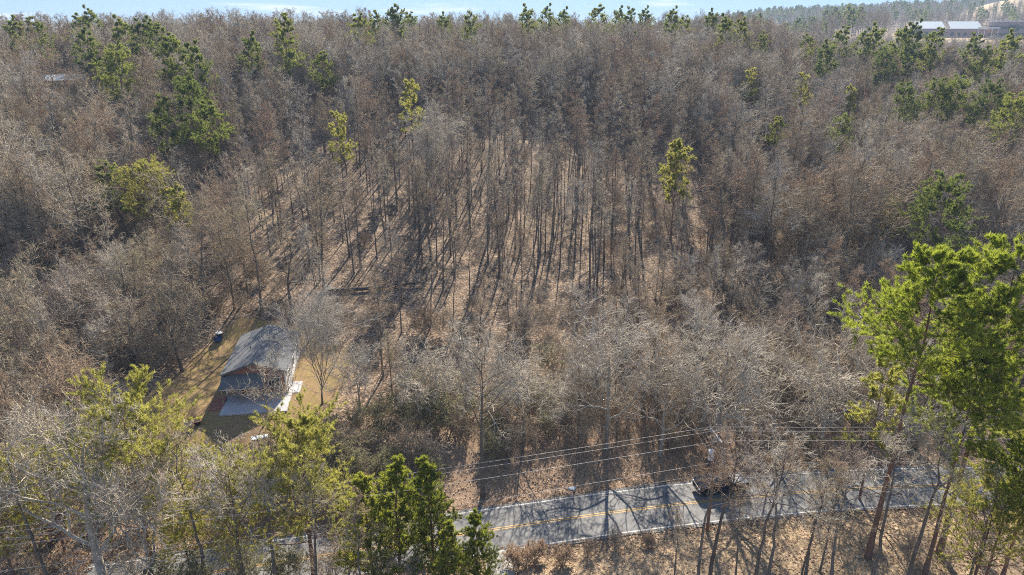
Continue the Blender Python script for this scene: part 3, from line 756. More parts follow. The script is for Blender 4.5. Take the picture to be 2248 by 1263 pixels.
for i, (px, py, k_) in enumerate([(42, 46, 'wood2'), (65, 34, 'wood1'), (170, 30, 'wood1'), (192, 22, 'wood2'), (265, 36, 'wood0'), (300, 42, 'wood1'), (340, 38, 'wood2'),
    (790, 32, 'wood1'), (818, 24, 'wood2'), (852, 20, 'wood0'), (880, 13, 'wood2'), (903, 28, 'wood1'), (985, 36, 'wood1'), (1035, 30, 'wood2'), (1160, 16, 'wood0'), (1195, 14, 'thin'),
    (1236, 18, 'wood0'), (1318, 15, 'wood1'), (1350, 16, 'wood0'), (1386, 22, 'wood2'), (1422, 20, 'wood0'), (1478, 24, 'wood1'), (1506, 32, 'wood2'), (1566, 28, 'wood0'), (1604, 32, 'wood1'), (1630, 42, 'wood2'),
    (1848, 58, 'wood1'), (1890, 62, 'wood2'), (1935, 54, 'wood0'), (1975, 52, 'wood0'), (2008, 52, 'wood2'), (2068, 64, 'wood1'), (2140, 74, 'wood2'), (2240, 74, 'wood1')]):
    zk = 0 if px < 400 else 1 if px < 1640 else 2; SKYN[zk] += 1
    zone_l = ORDW[SKYN[zk] - 1] + (' pine from the left edge standing above the bare skyline at far left', ' pine from the left along the middle skyline above the bare woods', ' pine from the left along the far wood edge below the school')[zk]
    feat_top(k_ if i % 3 else 'wood0', px + rg.randint(-6, 6), py + rg.randint(-3, 7), rg.uniform(20, 25) if px < 1640 else rg.uniform(17, 20), zone_l, group='skyline pines', part=.22)

# ------------------------------------------------------------------ the woods
rng = np.random.default_rng(21)
def jitter(x0, x1, y0, y1, c):
    X, Y = np.meshgrid(np.arange(x0, x1, c), np.arange(y0, y1, c))
    X = X + (np.arange(X.shape[0])[:, None] % 3) * c / 3
    X = X + rng.uniform(-.48, .48, X.shape) * c; Y = Y + rng.uniform(-.48, .48, X.shape) * c
    return X.ravel(), Y.ravel()
def blocked(x, y):
    k = np.zeros(len(x), bool)
    for a, b, r in TAKEN: k |= (x - a) ** 2 + (y - b) ** 2 < r * r
    return k
CLEAR_PX = [(480, 710, 670, 930), (280, 830, 480, 960), (430, 735, 500, 800), (700, 790, 760, 880), (980, 1010, 1520, 1190), (1480, 1020, 1760, 1110), (725, 624, 920, 638)]
def hides(x, y, h, w):
    """True where a tree would stand in front of the house, the lawn or the open road"""
    z = terrain(x, y); k = np.zeros(len(x), bool)
    for t in np.linspace(.0, 1, 7):
        a, b, dep = project(x, y, z + h * t)
        m = w * (0.25 if t < .4 else 1) * FPX / dep
        for x0, y0, x1, y1 in CLEAR_PX: k |= (a + m > x0) & (a - m < x1) & (b > y0) & (b < y1)
    return k
def crowds(x, y, h, w=2.0):
    """True where a nearer tree would cover one of the pine crowns the photo shows"""
    z = terrain(x, y); k = np.zeros(len(x), bool)
    for t in (.35, .55, .75, .95):
        a, b, dep = project(x, y, z + h * t); m = w * FPX / dep
        for x0, y0, x1, y1, dp in PINE_BOX: k |= (a + m > x0) & (a - m < x1) & (b > y0) & (b < y1) & (dep < dp)
    return k
def lawnish(x, y): return in_poly(x, y, LAWN) | (np.hypot(x - HOUSE_C[0], y - HOUSE_C[1]) < 9)

_fh = ground(105, 195); PINE_BOX.append((30, 172, 185, 196, project(*_fh)[2] - 3))
xs, ys = jitter(-330, 330, 60, 330, 4.7)
s_ = ys - road_y(xs)
d_ = np.hypot(xs, ys)
keep = (s_ > 9) & (np.abs(xs) < .82 * ys + 12) & (d_ < 380)
xs, ys = xs[keep], ys[keep]
pxs, pys, dps = project(xs, ys, terrain(xs, ys))
# open floor in the middle of the slope: thinner trees, set wider
open_ = ((pxs - 1010) / 570) ** 2 + ((pys - 500) / 260) ** 2 < 1
hs = np.where(open_, rng.uniform(13, 20.5, len(xs)), rng.uniform(12, 23.5, len(xs)))
hs = np.where((pys > 640), rng.uniform(9, 14, len(xs)), hs)
keep = ~blocked(xs, ys) & ~lawnish(xs, ys) & ~hides(xs, ys, hs, 2.6)
keep &= ~(open_ & (rng.random(len(xs)) < .18))
keep &= ~((pys > 640) & (pxs > 560) & (pxs < 1350) & (rng.random(len(xs)) < .6))
keep &= ~crowds(xs, ys, hs)
fx, fy = ground(105, 195)[:2]
keep &= ~((np.abs(xs - fx) < 17) & (ys > fy - 22) & (ys < fy + 12) & (rng.random(len(xs)) < .8))
xs, ys, hs, open_, pys, pxs, dps = [a[keep] for a in (xs, ys, hs, open_, pys, pxs, dps)]
kinds = np.where(open_, rng.integers(5, 8, len(xs)), rng.integers(0, 8, len(xs)))
kinds = np.where(open_ & (rng.random(len(xs)) < .12), rng.integers(0, 5, len(xs)), np.where(open_ & (rng.random(len(xs)) < .85), rng.integers(17, 20, len(xs)), kinds))
kinds = np.where(~open_ & (rng.random(len(xs)) < .22), rng.integers(8, 11, len(xs)), kinds)
kinds = np.where(~open_ & (rng.random(len(xs)) < .42), rng.integers(11, 17, len(xs)), kinds)
NAMES = ['forest0', 'forest1', 'forest2', 'forest3', 'forest4', 'slender0', 'slender1', 'slender2', 'broad0', 'broad1', 'broad2', 'crooked0', 'crooked1', 'column0', 'column1', 'twin0', 'twin1', 'pole0', 'pole1', 'pole2']
rot = rng.uniform(0, 6.28, len(xs))
tx, ty, _ = project(xs, ys, terrain(xs, ys) + hs)
seen = (pxs > -60) & (pxs < 2308) & (ty < 1263) & (pys > 0)
order = np.argsort(-(hs / dps) * seen)
indiv, rest = order[:300], order[300:]
for px, py, nm in [(712, 645, 'the left end of the fallen log'), (930, 626, 'the right end of the fallen log'), (570, 760, 'the back of the house'), (400, 815, 'the leaning tree left of the house'), (1752, 615, 'the dark crooked oak'),
        (950, 475, 'the tall pale trunk'), (600, 470, 'the dark forked trunk'), (1400, 500, 'the thick dark trunk'), (1565, 1005, 'the big pale limbed tree'), (1330, 985, 'the broad verge tree'), (1800, 985, 'the broad tree across the road'),
        (60, 860, 'the crooked limbed tree at the left edge'), (190, 800, 'the tangled tree beyond the lawn'), (1165, 960, 'the round crowned verge tree'), (1950, 790, 'the layered pine at right'), (1060, 1085, 'the long bare trunk'), (925, 918, 'the low tangled tree'), (790, 900, 'the low pale tree'), (708, 885, 'the vase shaped tree'), (1256, 1068, 'the white litter bag'), (1450, 1000, 'the pale tree left of the pole'), (1690, 985, 'the pale tree right of the pole'), (780, 1040, 'the cedars')]:
    g_ = ground(px, py); LM.append((g_[0], g_[1], nm))
def near_what(x, y): return min(LM, key=lambda q: (q[0] - x) ** 2 + (q[1] - y) ** 2)[2]
for i in indiv:
    nm = NAMES[kinds[i]]; pr = HW[nm]
    ad = ('low ' if hs[i] < 13 else 'tall ' if hs[i] > 19 else '') + ('slim' if nm[0] == 's' else {'b': 'spreading', 'c': 'crooked' if nm[1] == 'r' else 'narrow', 't': 'multistemmed', 'p': 'pole thin'}.get(nm[0], 'upright'))
    lab = 'bare %s tree nearest %s' % (ad, near_what(xs[i], ys[i]))
    plant('bare_tree', pr, xs[i], ys[i], rot[i], hs[i] / pr[2], lab, 'tree', lab.replace('bare', 'woods:', 1), tilt=(rng.normal() * .03, rng.normal() * .03))

# the rest of the woods, one mass of instanced trees
def lod(seed, H, slim=False):
    tr, cr = hardwood(seed=seed, H=H, r0=.2, n1=12, t1=(.38, .98), l1=(.27, .1) if not slim else (.17, .08), a1=(44, 9), n2=6, n3=5, n4=3 if not slim else 2, rt=.023, sides=5, kink=.25)
    V, F = merge([tr, cr])
    return mesh_np('woods_tree', V, [F], [M['trunk'], M['twig']], np.r_[np.zeros(len(tr[1])), np.ones(len(cr[1]))], smooth=True)
LODS = [lod(110 + i, 18, i > 2) for i in range(5)]
tr_, cr_ = hardwood(seed=118, H=18, r0=.26, frac=.62, n1=10, t1=(.32, 1.0), l1=(.42, .34), a1=(48, 10), up1=.07, n2=7, n3=6, n4=3, rt=.025, sides=5, kink=.3)
def add_lod(tr_, cr_, tm='trunk', cm='twig'):
    V_, F_ = merge([tr_, cr_])
    LODS.append(mesh_np('woods_tree', V_, [F_], [M[tm], M[cm]], np.r_[np.zeros(len(tr_[1])), np.ones(len(cr_[1]))], smooth=True))
add_lod(tr_, cr_)
add_lod(*hardwood(seed=163, H=18, r0=.15, n1=11, t1=(.50, .98), l1=(.16, .07), a1=(40, 9), n2=5, n3=4, n4=1, rt=.017, sides=5, wob=.03))
POLE_LOD = len(LODS) - 1
add_lod(*hardwood(seed=160, H=18, r0=.28, frac=.75, n1=10, t1=(.35, 1.0), l1=(.36, .26), a1=(62, 12), up1=.05, n2=6, n3=5, n4=2, rt=.027, sides=5, wob=.08, kink=.42))
add_lod(*hardwood(seed=161, H=18, r0=.2, n1=18, t1=(.42, .98), l1=(.17, .07), a1=(34, 7), up1=.12, n2=5, n3=5, n4=2, rt=.025, sides=5, wob=.015))
add_lod(*hardwood(seed=162, H=18, r0=.24, frac=.7, n1=11, t1=(.3, 1.0), l1=(.38, .28), a1=(44, 10), up1=.08, n2=7, n3=6, n4=2, rt=.027, sides=5, wob=.04, kink=.3), 'pale_trunk', 'pale_twig')
def pine_lod(seed):
    tr, cr = pine(seed, 20, .18, n1=30, l1=(.18, .05), n2=5, tn=4, nb=7, ln=.6, wd=.2, mat='needle_far')
    return cr
PLOD = [pine_lod(120), pine_lod(121)]
def scatter(name, label, cat, X, Y, H, K, protos, base):
    """one object: geometry nodes put a tree mesh on every point"""
    Z = terrain(X, Y)
    me = bpy.data.meshes.new(name); me.vertices.add(len(X)); me.vertices.foreach_set('co', np.stack([X, Y, Z], -1).astype(np.float32).ravel())
    r = np.random.default_rng(len(X))
    for nm, ar, ty_ in (('turn', r.uniform(0, 6.28, len(X)), 'FLOAT'), ('size', H / base, 'FLOAT'), ('which', K, 'INT')):
        a = me.attributes.new(nm, ty_, 'POINT'); a.data.foreach_set('value', ar.astype(np.int32 if ty_ == 'INT' else np.float32))
    o = mobj(name, me)
    ng = bpy.data.node_groups.new(name, 'GeometryNodeTree')
    ng.interface.new_socket('Geometry', in_out='INPUT', socket_type='NodeSocketGeometry')
    ng.interface.new_socket('Geometry', in_out='OUTPUT', socket_type='NodeSocketGeometry')
    n, l = ng.nodes, ng.links
    gi, go = n.new('NodeGroupInput'), n.new('NodeGroupOutput')
    m2p = n.new('GeometryNodeMeshToPoints'); l.new(gi.outputs[0], m2p.inputs[0])
    ip = n.new('GeometryNodeInstanceOnPoints'); l.new(m2p.outputs[0], ip.inputs['Points'])
    jg = n.new('GeometryNodeGeometryToInstance')
    for me_ in reversed(protos):
        src = bpy.data.objects.new('tree_pattern', me_)
        oi = n.new('GeometryNodeObjectInfo'); oi.inputs['Object'].default_value = src; oi.inputs['As Instance'].default_value = False
        l.new(oi.outputs['Geometry'], jg.inputs[0])
    l.new(jg.outputs[0], ip.inputs['Instance'])
    ip.inputs['Pick Instance'].default_value = True
    def named(nm, ty_):
        a = n.new('GeometryNodeInputNamedAttribute'); a.data_type = ty_; a.inputs['Name'].default_value = nm; return a
    l.new(named('which', 'INT').outputs[0], ip.inputs['Instance Index'])
    cx_ = n.new('ShaderNodeCombineXYZ'); l.new(named('turn', 'FLOAT').outputs[0], cx_.inputs['Z'])
    l.new(cx_.outputs[0], ip.inputs['Rotation'])
    l.new(named('size', 'FLOAT').outputs[0], ip.inputs['Scale'])
    l.new(ip.outputs[0], go.inputs[0])
    md = o.modifiers.new('trees', 'NODES'); md.node_group = ng
    return tag(o, label, cat, kind='stuff')
rx_, ry_, rh_ = xs[rest], ys[rest], hs[rest]
# woods beyond, over the ridge and down the right hand valley
bx, by = jitter(-420, 560, 180, 720, 6.5)
bd = np.hypot(bx, by); baz = bx / by
kb = (np.abs(baz) < .85) & (bd > 378) & ((bd < 430) | ((baz > .25) & (bd < 720)))
hx, hy = jitter(200, 2300, 700, 2600, 17)
hd = np.hypot(hx, hy); haz = hx / hy
fld = ((hd > 1500) & (hd < 1930) & (haz > .585) & (haz < .675)) | ((hd > 790) & (hd < 1220) & (haz > .5))
kh = (haz > .18) & (haz < .95) & (hd < 2600) & ~fld
K_ = np.r_[np.where(kinds[rest] > 16, POLE_LOD, np.where(kinds[rest] > 10, np.array([5, 7, 8, 9])[kinds[rest] % 4], np.where(kinds[rest] > 7, 5, np.where(kinds[rest] > 4, 3 + kinds[rest] % 2, kinds[rest] % 3)))), np.array([0, 1, 2, 5, 7, 8, 9])[rng.integers(0, 7, kb.sum())]]
X = np.r_[rx_, bx[kb]]; Y = np.r_[ry_, by[kb]]; Hh = np.r_[rh_, rng.uniform(15, 23, kb.sum())]
okb = ~blocked(X, Y) & ~crowds(X, Y, Hh); X, Y, Hh, K_ = X[okb], Y[okb], Hh[okb], K_[okb]
scatter('distant_woods', 'mass of bare grey brown trees covering the far slopes', 'woods', X, Y, Hh, K_, LODS, 18.0)
scatter('hill_woods', 'hazy woods covering the far blue hill at upper right', 'woods', hx[kh], hy[kh], rng.uniform(20, 30, kh.sum()), (rng.random(kh.sum()) < .22) * rng.integers(1, 3, kh.sum()), [LODS[0]] + PLOD, 18.0)
print('TREES indiv', len(indiv), 'mass', len(X), 'hill', kh.sum())

# ------------------------------------------------------------------ shrubs and undergrowth
rs = np.random.default_rng(77)
def shrub_at(x, y, key, h, label, group):
    st, cr, H = BR[key]
    o = empty('shrub', (x, y, tz(x, y)), rs.uniform(0, 6.28), h / H)
    mobj('stem', st, o); mobj('crown', cr, o)
    return tag(o, label, 'shrub', group)
# the brushy far verge between house lawn and the right hand trees
sx, sy = jitter(-24, 48, 58, 92, 3.1)
ss = sy - road_y(sx)
ok = (ss > 5.6) & (ss < 27) & ~lawnish(sx, sy) & ~hides(sx, sy, np.full(len(sx), 3.5), 1.3)
ok &= ~((sx < -14) & (ss > 22))
cnt = 0
for x, y, s1 in zip(sx[ok], sy[ok], ss[ok]):
    if x < 6:
        key = rs.choice(['olive0', 'olive1', 'twig0', 'twig1', 'grey0', 'twig2'], p=[.32, .28, .12, .06, .14, .08]); h = rs.uniform(2.4, 4.8)
    else:
        key = rs.choice(['twig0', 'twig1', 'twig2', 'olive1'], p=[.35, .3, .25, .1]); h = rs.uniform(1.8, 4.0)
    if s1 < 9: h *= .6
    if rs.random() < .12: continue
    col = 'leafy olive grey' if key in ('olive0', 'olive1', 'grey0') else 'leafless twiggy brown'
    where = 'in the thicket between the house lawn and the road' if x < 6 else 'under the big bare trees on the far verge at right'
    shrub_at(x, y, key, h, '%s shrub %s, nearest %s' % (col, 'in the roadside thicket', near_what(x, y)), '%s shrubs nearest %s' % (col, near_what(x, y))); cnt += 1
# brush left of the lawn
sx, sy = jitter(-95, -38, 62, 100, 3.6)
ok = (sy - road_y(sx) > 6) & (sx / sy > -.83) & ~lawnish(sx, sy) & ~hides(sx, sy, np.full(len(sx), 3.5), 1.3)
for x, y in zip(sx[ok], sy[ok]):
    if rs.random() < .2: continue
    key = rs.choice(['twig0', 'twig1', 'twig2', 'olive0'], p=[.35, .25, .3, .1])
    col = 'leafy olive grey' if key == 'olive0' else 'leafless twiggy brown'
    shrub_at(x, y, key, rs.uniform(2, 4.5), '%s shrub left of the lawn, nearest %s' % (col.replace('leafless ', '').replace('leafy ', ''), near_what(x, y)), '%s shrubs left of the lawn nearest %s' % (col, near_what(x, y)))
# near bank: tan weeds and low brush
for px, py, h, key, lab in [(1130, 1245, 2.0, 'tan0', 'tan leafy weed clump beside the driveway'), (1175, 1232, 1.8, 'tan0', 'tan weed clump at the near road edge, second from the driveway'), (1235, 1240, 1.6, 'tan0', 'tan weed clump third from the driveway'),
        (1290, 1222, 1.6, 'twig1', 'small round brown bush at the near road edge left of the dark one'), (1350, 1205, 1.9, 'twig1', 'dark twiggy bush at the near road edge on the leafy bank'), (1420, 1200, 1.2, 'tan0', 'low tan weed clump between the dark bush and the trees'),
        (770, 1255, 4.5, 'twig2', 'tall brown thicket bush left of the cedars'), (830, 1300, 5.0, 'twig2', 'brown twiggy bush in front of the leftmost cedar'), (730, 1290, 4.5, 'twig0', 'brown bush between the broad yellow green pine and the cedars'),
        (900, 1310, 4.2, 'twig0', 'pale brown twiggy bush in front of the tall cedars'), (520, 1262, 3.0, 'olive0', 'olive bush at the near road edge left of the reddish trunk'), (560, 1290, 3.6, 'olive0', 'olive bush under the reddish trunk tree'),
        (100, 1290, 3.6, 'twig2', 'brown bush by the road at the bottom left corner'), (160, 1285, 3.0, 'tan0', 'tan leafy bush at the foot of the huge pale tree'), (300, 1285, 3.4, 'twig0', 'brown bush on the near verge right of the huge pale tree'), (370, 1290, 3.4, 'olive0', 'olive bush at the bottom between the yellow green pines'), (440, 1300, 3.0, 'olive1', 'low olive bush at the bottom left of centre'), (640, 1280, 3.2, 'olive1', 'low olive bush right of the reddish trunk'),
        (130, 1180, 3.4, 'tan0', 'reddish brown bush behind the huge pale tree'), (60, 1160, 3.6, 'twig1', 'brown bush at the left edge behind the road'), (230, 1165, 3.4, 'tan0', 'reddish leafy bush above the road at left'), (330, 1150, 3.2, 'olive1', 'olive bush across the road at left'),
        (520, 1130, 3.6, 'olive0', 'olive bush across the road below the house'), (610, 1110, 3.8, 'grey0', 'grey leafed bush across the road below the house'), (700, 1090, 3.8, 'olive0', 'olive bush across the road left of the wires'), (780, 1075, 3.5, 'grey0', 'silvery bush behind the leftmost cedar'),
        (420, 1140, 3.0, 'twig0', 'brown bush across the road between the yellow green pines'), (845, 1065, 3.2, 'olive1', 'olive bush behind the sharp topped cedar'), (2130, 1200, 3.0, 'twig1', 'twiggy bush under the right edge pines'), (1990, 1225, 2.6, 'twig0', 'brown bush at the foot of the pine trunks'), (2080, 1245, 3.0, 'twig2', 'upright brown bush at bottom right')]:
    p = ground(px, py); shrub_at(p[0], p[1], key, h, lab, 'roadside bushes')
# countless saplings and brush under the trees
ux, uy = jitter(-280, 300, 66, 300, 4.2)
us = uy - road_y(ux); upx, upy, ud = project(ux, uy, terrain(ux, uy))
uopen = ((upx - 1050) / 520) ** 2 + ((upy - 480) / 240) ** 2 < 1
ok = (us > 10) & (np.abs(ux) < .8 * uy + 8) & ~lawnish(ux, uy) & ~hides(ux, uy, np.full(len(ux), 3.5), 1.2) & ~(uopen & (rs.random(len(ux)) < .82)) & ~((upy > 640) & (upx > 560) & (upx < 1350) & (rs.random(len(ux)) < .5))
scatter('undergrowth', 'leafless brown saplings and brush filling the woods under the trees', 'undergrowth', ux[ok], uy[ok], rs.uniform(1.8, 5.0, ok.sum()), rs.integers(0, 3, ok.sum()),
        [BR['twig0'][1], BR['twig2'][1], BR['twig1'][1]], 3.2)
# fallen leaves on the near bank and the verges
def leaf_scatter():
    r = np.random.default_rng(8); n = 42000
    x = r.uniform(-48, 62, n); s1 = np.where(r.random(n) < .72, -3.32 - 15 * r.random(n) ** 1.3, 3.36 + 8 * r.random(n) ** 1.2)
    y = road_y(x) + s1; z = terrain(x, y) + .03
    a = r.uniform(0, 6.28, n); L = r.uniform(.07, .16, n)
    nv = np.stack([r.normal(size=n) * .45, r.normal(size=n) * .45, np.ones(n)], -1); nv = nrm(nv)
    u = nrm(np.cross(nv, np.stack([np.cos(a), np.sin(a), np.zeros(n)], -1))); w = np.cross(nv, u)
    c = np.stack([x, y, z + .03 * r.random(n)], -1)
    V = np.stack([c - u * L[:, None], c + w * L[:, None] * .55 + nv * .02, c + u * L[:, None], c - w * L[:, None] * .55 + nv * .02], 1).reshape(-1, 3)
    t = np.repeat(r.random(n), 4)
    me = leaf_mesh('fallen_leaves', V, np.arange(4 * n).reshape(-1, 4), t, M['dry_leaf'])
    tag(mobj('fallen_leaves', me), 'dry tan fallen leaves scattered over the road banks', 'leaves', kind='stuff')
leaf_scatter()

# ------------------------------------------------------------------ fallen log
a, b = ground(705, 643), ground(932, 626)
mb = MB(); r_ = random.Random(3); pts = []
for i in range(11):
    t = i / 10; p = a * (1 - t) + b * t
    pts.append(Vector((p[0], p[1] + r_.uniform(-.15, .15), tz(p[0], p[1]) + .34 + .25 * t + r_.uniform(-.05, .05))))
log = empty('fallen_log', tuple(a)); log.location = (0, 0, 0)
for i in range(10): mb.rod(pts[i], pts[i + 1], .34 - .018 * i, .34 - .018 * (i + 1), 9, i in (0, 9))
mb.build('trunk', M['log'], log, smooth=True)
for i in (6, 7, 8, 9):
    mb = MB(); d = Vector((r_.uniform(.3, 1), r_.uniform(-1, .8), r_.uniform(.3, 1.2))).normalized()
    q = pts[i] + d * r_.uniform(1.5, 3); mb.rod(pts[i], q, .09, .04, 6); mb.rod(q, q + (d + Vector((.3, .2, .5))).normalized() * 1.2, .04, .015, 5); mb.build('limb', M['log'], log)
tag(log, 'long dark fallen tree trunk lying across the foot of the slope', 'log')

# ------------------------------------------------------------------ house
def shingle_mat():
    m, n, l, b = nodes('grey_shingles')
    tc = n.new('ShaderNodeTexCoord')
    mp = n.new('ShaderNodeMapping'); mp.inputs['Rotation'].default_value = (0, 0, R(90)); l.new(tc.outputs['Object'], mp.inputs['Vector'])
    br = n.new('ShaderNodeTexBrick'); br.inputs['Scale'].default_value = 3.0; br.inputs['Mortar Size'].default_value = .012
    br.inputs['Color1'].default_value = (.125, .132, .146, 1); br.inputs['Color2'].default_value = (.155, .162, .176, 1); br.inputs['Mortar'].default_value = (.11, .116, .128, 1)
    l.new(mp.outputs['Vector'], br.inputs['Vector'])
    t = noise(n, l, .5, 5, .6, tc.outputs['Object']); r = ramp(n, [(.3, (.9,) * 3), (.7, (1.08, 1.07, 1.05))]); l.new(t.outputs['Fac'], r.inputs['Fac'])
    mx = n.new('ShaderNodeMixRGB'); mx.blend_type = 'MULTIPLY'; mx.inputs['Fac'].default_value = 1
    l.new(br.outputs['Color'], mx.inputs['Color1']); l.new(r.outputs['Color'], mx.inputs['Color2']); l.new(mx.outputs['Color'], b.inputs['Base Color'])
    b.inputs['Roughness'].default_value = .92; b.inputs['Specular IOR Level'].default_value = .15
    return m
def brick_mat(name, c1, c2, scale=4.0):
    m, n, l, b = nodes(name)
    tc = n.new('ShaderNodeTexCoord'); mp = n.new('ShaderNodeMapping'); mp.inputs['Rotation'].default_value = (R(90), 0, 0); l.new(tc.outputs['Object'], mp.inputs['Vector'])
    br = n.new('ShaderNodeTexBrick'); br.inputs['Scale'].default_value = scale
    br.inputs['Color1'].default_value = (*c1, 1); br.inputs['Color2'].default_value = (*c2, 1); br.inputs['Mortar'].default_value = (.35, .32, .29, 1)
    l.new(mp.outputs['Vector'], br.inputs['Vector']); l.new(br.outputs['Color'], b.inputs['Base Color']); b.inputs['Roughness'].default_value = .9
    return m
M['shingle'] = shingle_mat()
M['brick'] = brick_mat('red_brick', (.30, .10, .06), (.22, .075, .05))
M['school_brick'] = brick_mat('school_brick', (.42, .29, .26), (.37, .25, .225), 1.5)
M['siding'] = plain('white_siding', (.74, .74, .74), (.64, .64, .65), 1.2, .6)
M['trim'] = plain('white_trim', (.78, .77, .75), (.70, .69, .67), 2, .6)
M['glass'] = plain('window_glass', (.05, .06, .075), (.03, .04, .05), .7, .08, spec=.6)
M['dark'] = plain('black_plastic', (.02, .02, .022), (.012, .012, .014), 3, .5)
M['wood_post'] = plain('porch_wood', (.40, .31, .22), (.30, .22, .15), 3, .8)
M['red_dirt'] = plain('red_clay', (.30, .13, .07), (.20, .08, .045), 1.2, .95)
house = empty('house', (HOUSE_C[0], HOUSE_C[1], 2.0), HOUSE_ROT)
tag(house, 'small house with grey shingled gable roof, white siding and front porch', 'house')
HW_, HD, EV, RD = 3.7, 5.7, 3.3, 4.6
mb = MB(); mb.box(-HW_ - .06, HW_ + .06, -HD - .06, HD + .06, -.6, .35); mb.build('foundation', M['concrete'], house)
for nm, x0, x1, y0, y1, mt in (('side_wall', HW_ - .16, HW_, -HD, HD, 'siding'), ('side_wall', -HW_, -HW_ + .16, -HD, HD, 'siding')):
    w = MB().box(x0, x1, y0, y1, .35, EV).build(nm, M[mt], house)
    for k in range(11):                     # clapboards
        z0 = .37 + k * .225; e = x1 if x1 > 0 else x0; sg = 1 if x1 > 0 else -1
        MB().add([(e + .004 * sg, -HD, z0 + .2), (e + .03 * sg, -HD, z0), (e + .004 * sg, HD, z0 + .2), (e + .03 * sg, HD, z0), (e, -HD, z0), (e, HD, z0)],
                 [(0, 1, 3, 2), (1, 4, 5, 3), (0, 4, 1), (2, 3, 5)]).build('board', M[mt], w)
for y0, y1, mt in ((-HD + .003, -HD + .16, 'brick'), (HD - .16, HD - .003, 'siding')):
    MB().prism([(-HW_ + .165, .35), (HW_ - .165, .35), (HW_ - .165, EV), (0, RD - .12), (-HW_ + .165, EV)], y0, y1).build('gable_wall', M[mt], house)
roof = empty('roof'); roof.parent = house
ov, oy, th = .18, .40, .14
for sg in (-1, 1):
    sl = (RD - EV) / HW_; xe = HW_ + ov; ze = EV - sl * ov
    MB().prism([(0.0, RD + th), (0.0, RD), (sg * xe, ze), (sg * xe, ze + th)], -HD - oy, HD + oy).build('roof_slope', M['shingle'], roof)
    MB().box(min(sg * xe, sg * (xe + .11)), max(sg * xe, sg * (xe + .11)), -HD - oy, HD + oy, ze - .04, ze + .1).build('gutter', M['shingle'], roof)
    for ye in (-HD - oy - .02, HD + oy + .0):
        MB().prism([(0.0, RD + th - .02), (0.0, RD - .1), (sg * xe, ze - .1), (sg * xe, ze + th - .02)], ye, ye + .02).build('fascia', M['shingle'], roof)
MB().prism([(-.2, RD + th - .05), (0, RD + th + .04), (.2, RD + th - .05)], -HD - oy, HD + oy).build('ridge_cap', M['shingle'], roof)
for x, y, h in ((1.3, 2.0, .5), (-1.2, -1.0, .4)):
    MB().rod((x, y, RD - abs(x) * .4), (x, y, RD - abs(x) * .4 + h + .2), .06, .06, 8).build('vent_pipe', M['dark'], roof)
# porch: lower roof on posts over a concrete patio
porch = empty('porch'); porch.parent = house
MB().prism([(-HD + .1, EV - .25), (-HD + .1, EV - .12), (-HD - 2.0, 2.2), (-HD - 2.0, 2.08)], -HW_ - .2, 1.2, axis='x').build('porch_roof', M['shingle'], porch)
MB().box(-HW_ - .15, 1.15, -HD - 1.98, -HD - 1.86, 1.98, 2.12).build('beam', M['trim'], porch)
for x in (-HW_ + .05, -1.4, 1.0): MB().box(x - .06, x + .06, -HD - 1.96, -HD - 1.84, .02, 1.98).build('post', M['wood_post'], porch)
MB().box(-HW_ + .1, HW_ + .6, -HD - 4.6, -HD - .07, -.5, .10).build('patio_slab', M['patio'], porch)
MB().box(HW_ + .07, HW_ + 1.5, -HD - .065, -HD + 3.0, -.5, .07).build('walkway', M['patio'], porch)
for k in range(3): MB().box(-HW_ - 1.4, -HW_ + .09, -HD - 3.2 + .9 * k, -HD - 2.31 + .9 * k, -.5, .12 + .14 * k).build('brick_step', M['brick'], porch)
def window(par, x, y0, y1, z0, z1, sg):
    w = empty('window'); w.parent = par
    MB().box(min(x, x + .02 * sg), max(x, x + .02 * sg), y0, y1, z0, z1).build('pane', M['glass'], w)
    for a0, a1, b0, b1 in ((y0 - .08, y0, z0, z1), (y1, y1 + .08, z0, z1), (y0 - .08, y1 + .08, z0 - .09, z0), (y0 - .08, y1 + .08, z1, z1 + .09), (y0, y1, (z0 + z1) / 2 - .03, (z0 + z1) / 2 + .03)):
        MB().box(min(x, x + .06 * sg), max(x, x + .06 * sg), a0, a1, b0, b1).build('frame', M['trim'], w)
    return w
for sg in (1, -1):
    for y0 in (-4.2, -.6, 3.0): window(house, sg * (HW_ + .015), y0, y0 + 1.1, 1.15, 2.35, sg)
dr = MB().box(-.5, .45, -HD - .03, -HD + .002, .36, 2.4).build('door', M['wood_post'], house)
MB().box(.3, .36, -HD - .09, -HD - .03, 1.3, 1.4).build('handle', M['dark'], dr)
for x0 in (-3.0, 1.6):
    w = empty('window'); w.parent = house
    MB().box(x0, x0 + 1.3, -HD - .02, -HD + .002, 1.1, 2.3).build('pane', M['glass'], w)
    for a0, a1, b0, b1 in ((x0 - .08, x0, 1.1, 2.3), (x0 + 1.3, x0 + 1.38, 1.1, 2.3), (x0 - .08, x0 + 1.38, 1.02, 1.1), (x0 - .08, x0 + 1.38, 2.3, 2.38), (x0 + .62, x0 + .68, 1.1, 2.3)):
        MB().box(a0, a1, -HD - .06, -HD + .002, b0, b1).build('frame', M['trim'], w)
MB().rod((HW_ + .12, -HD + .15, .1), (HW_ + .12, -HD + .15, EV - .1), .05, .05, 8).build('downspout', M['wood_post'], house)

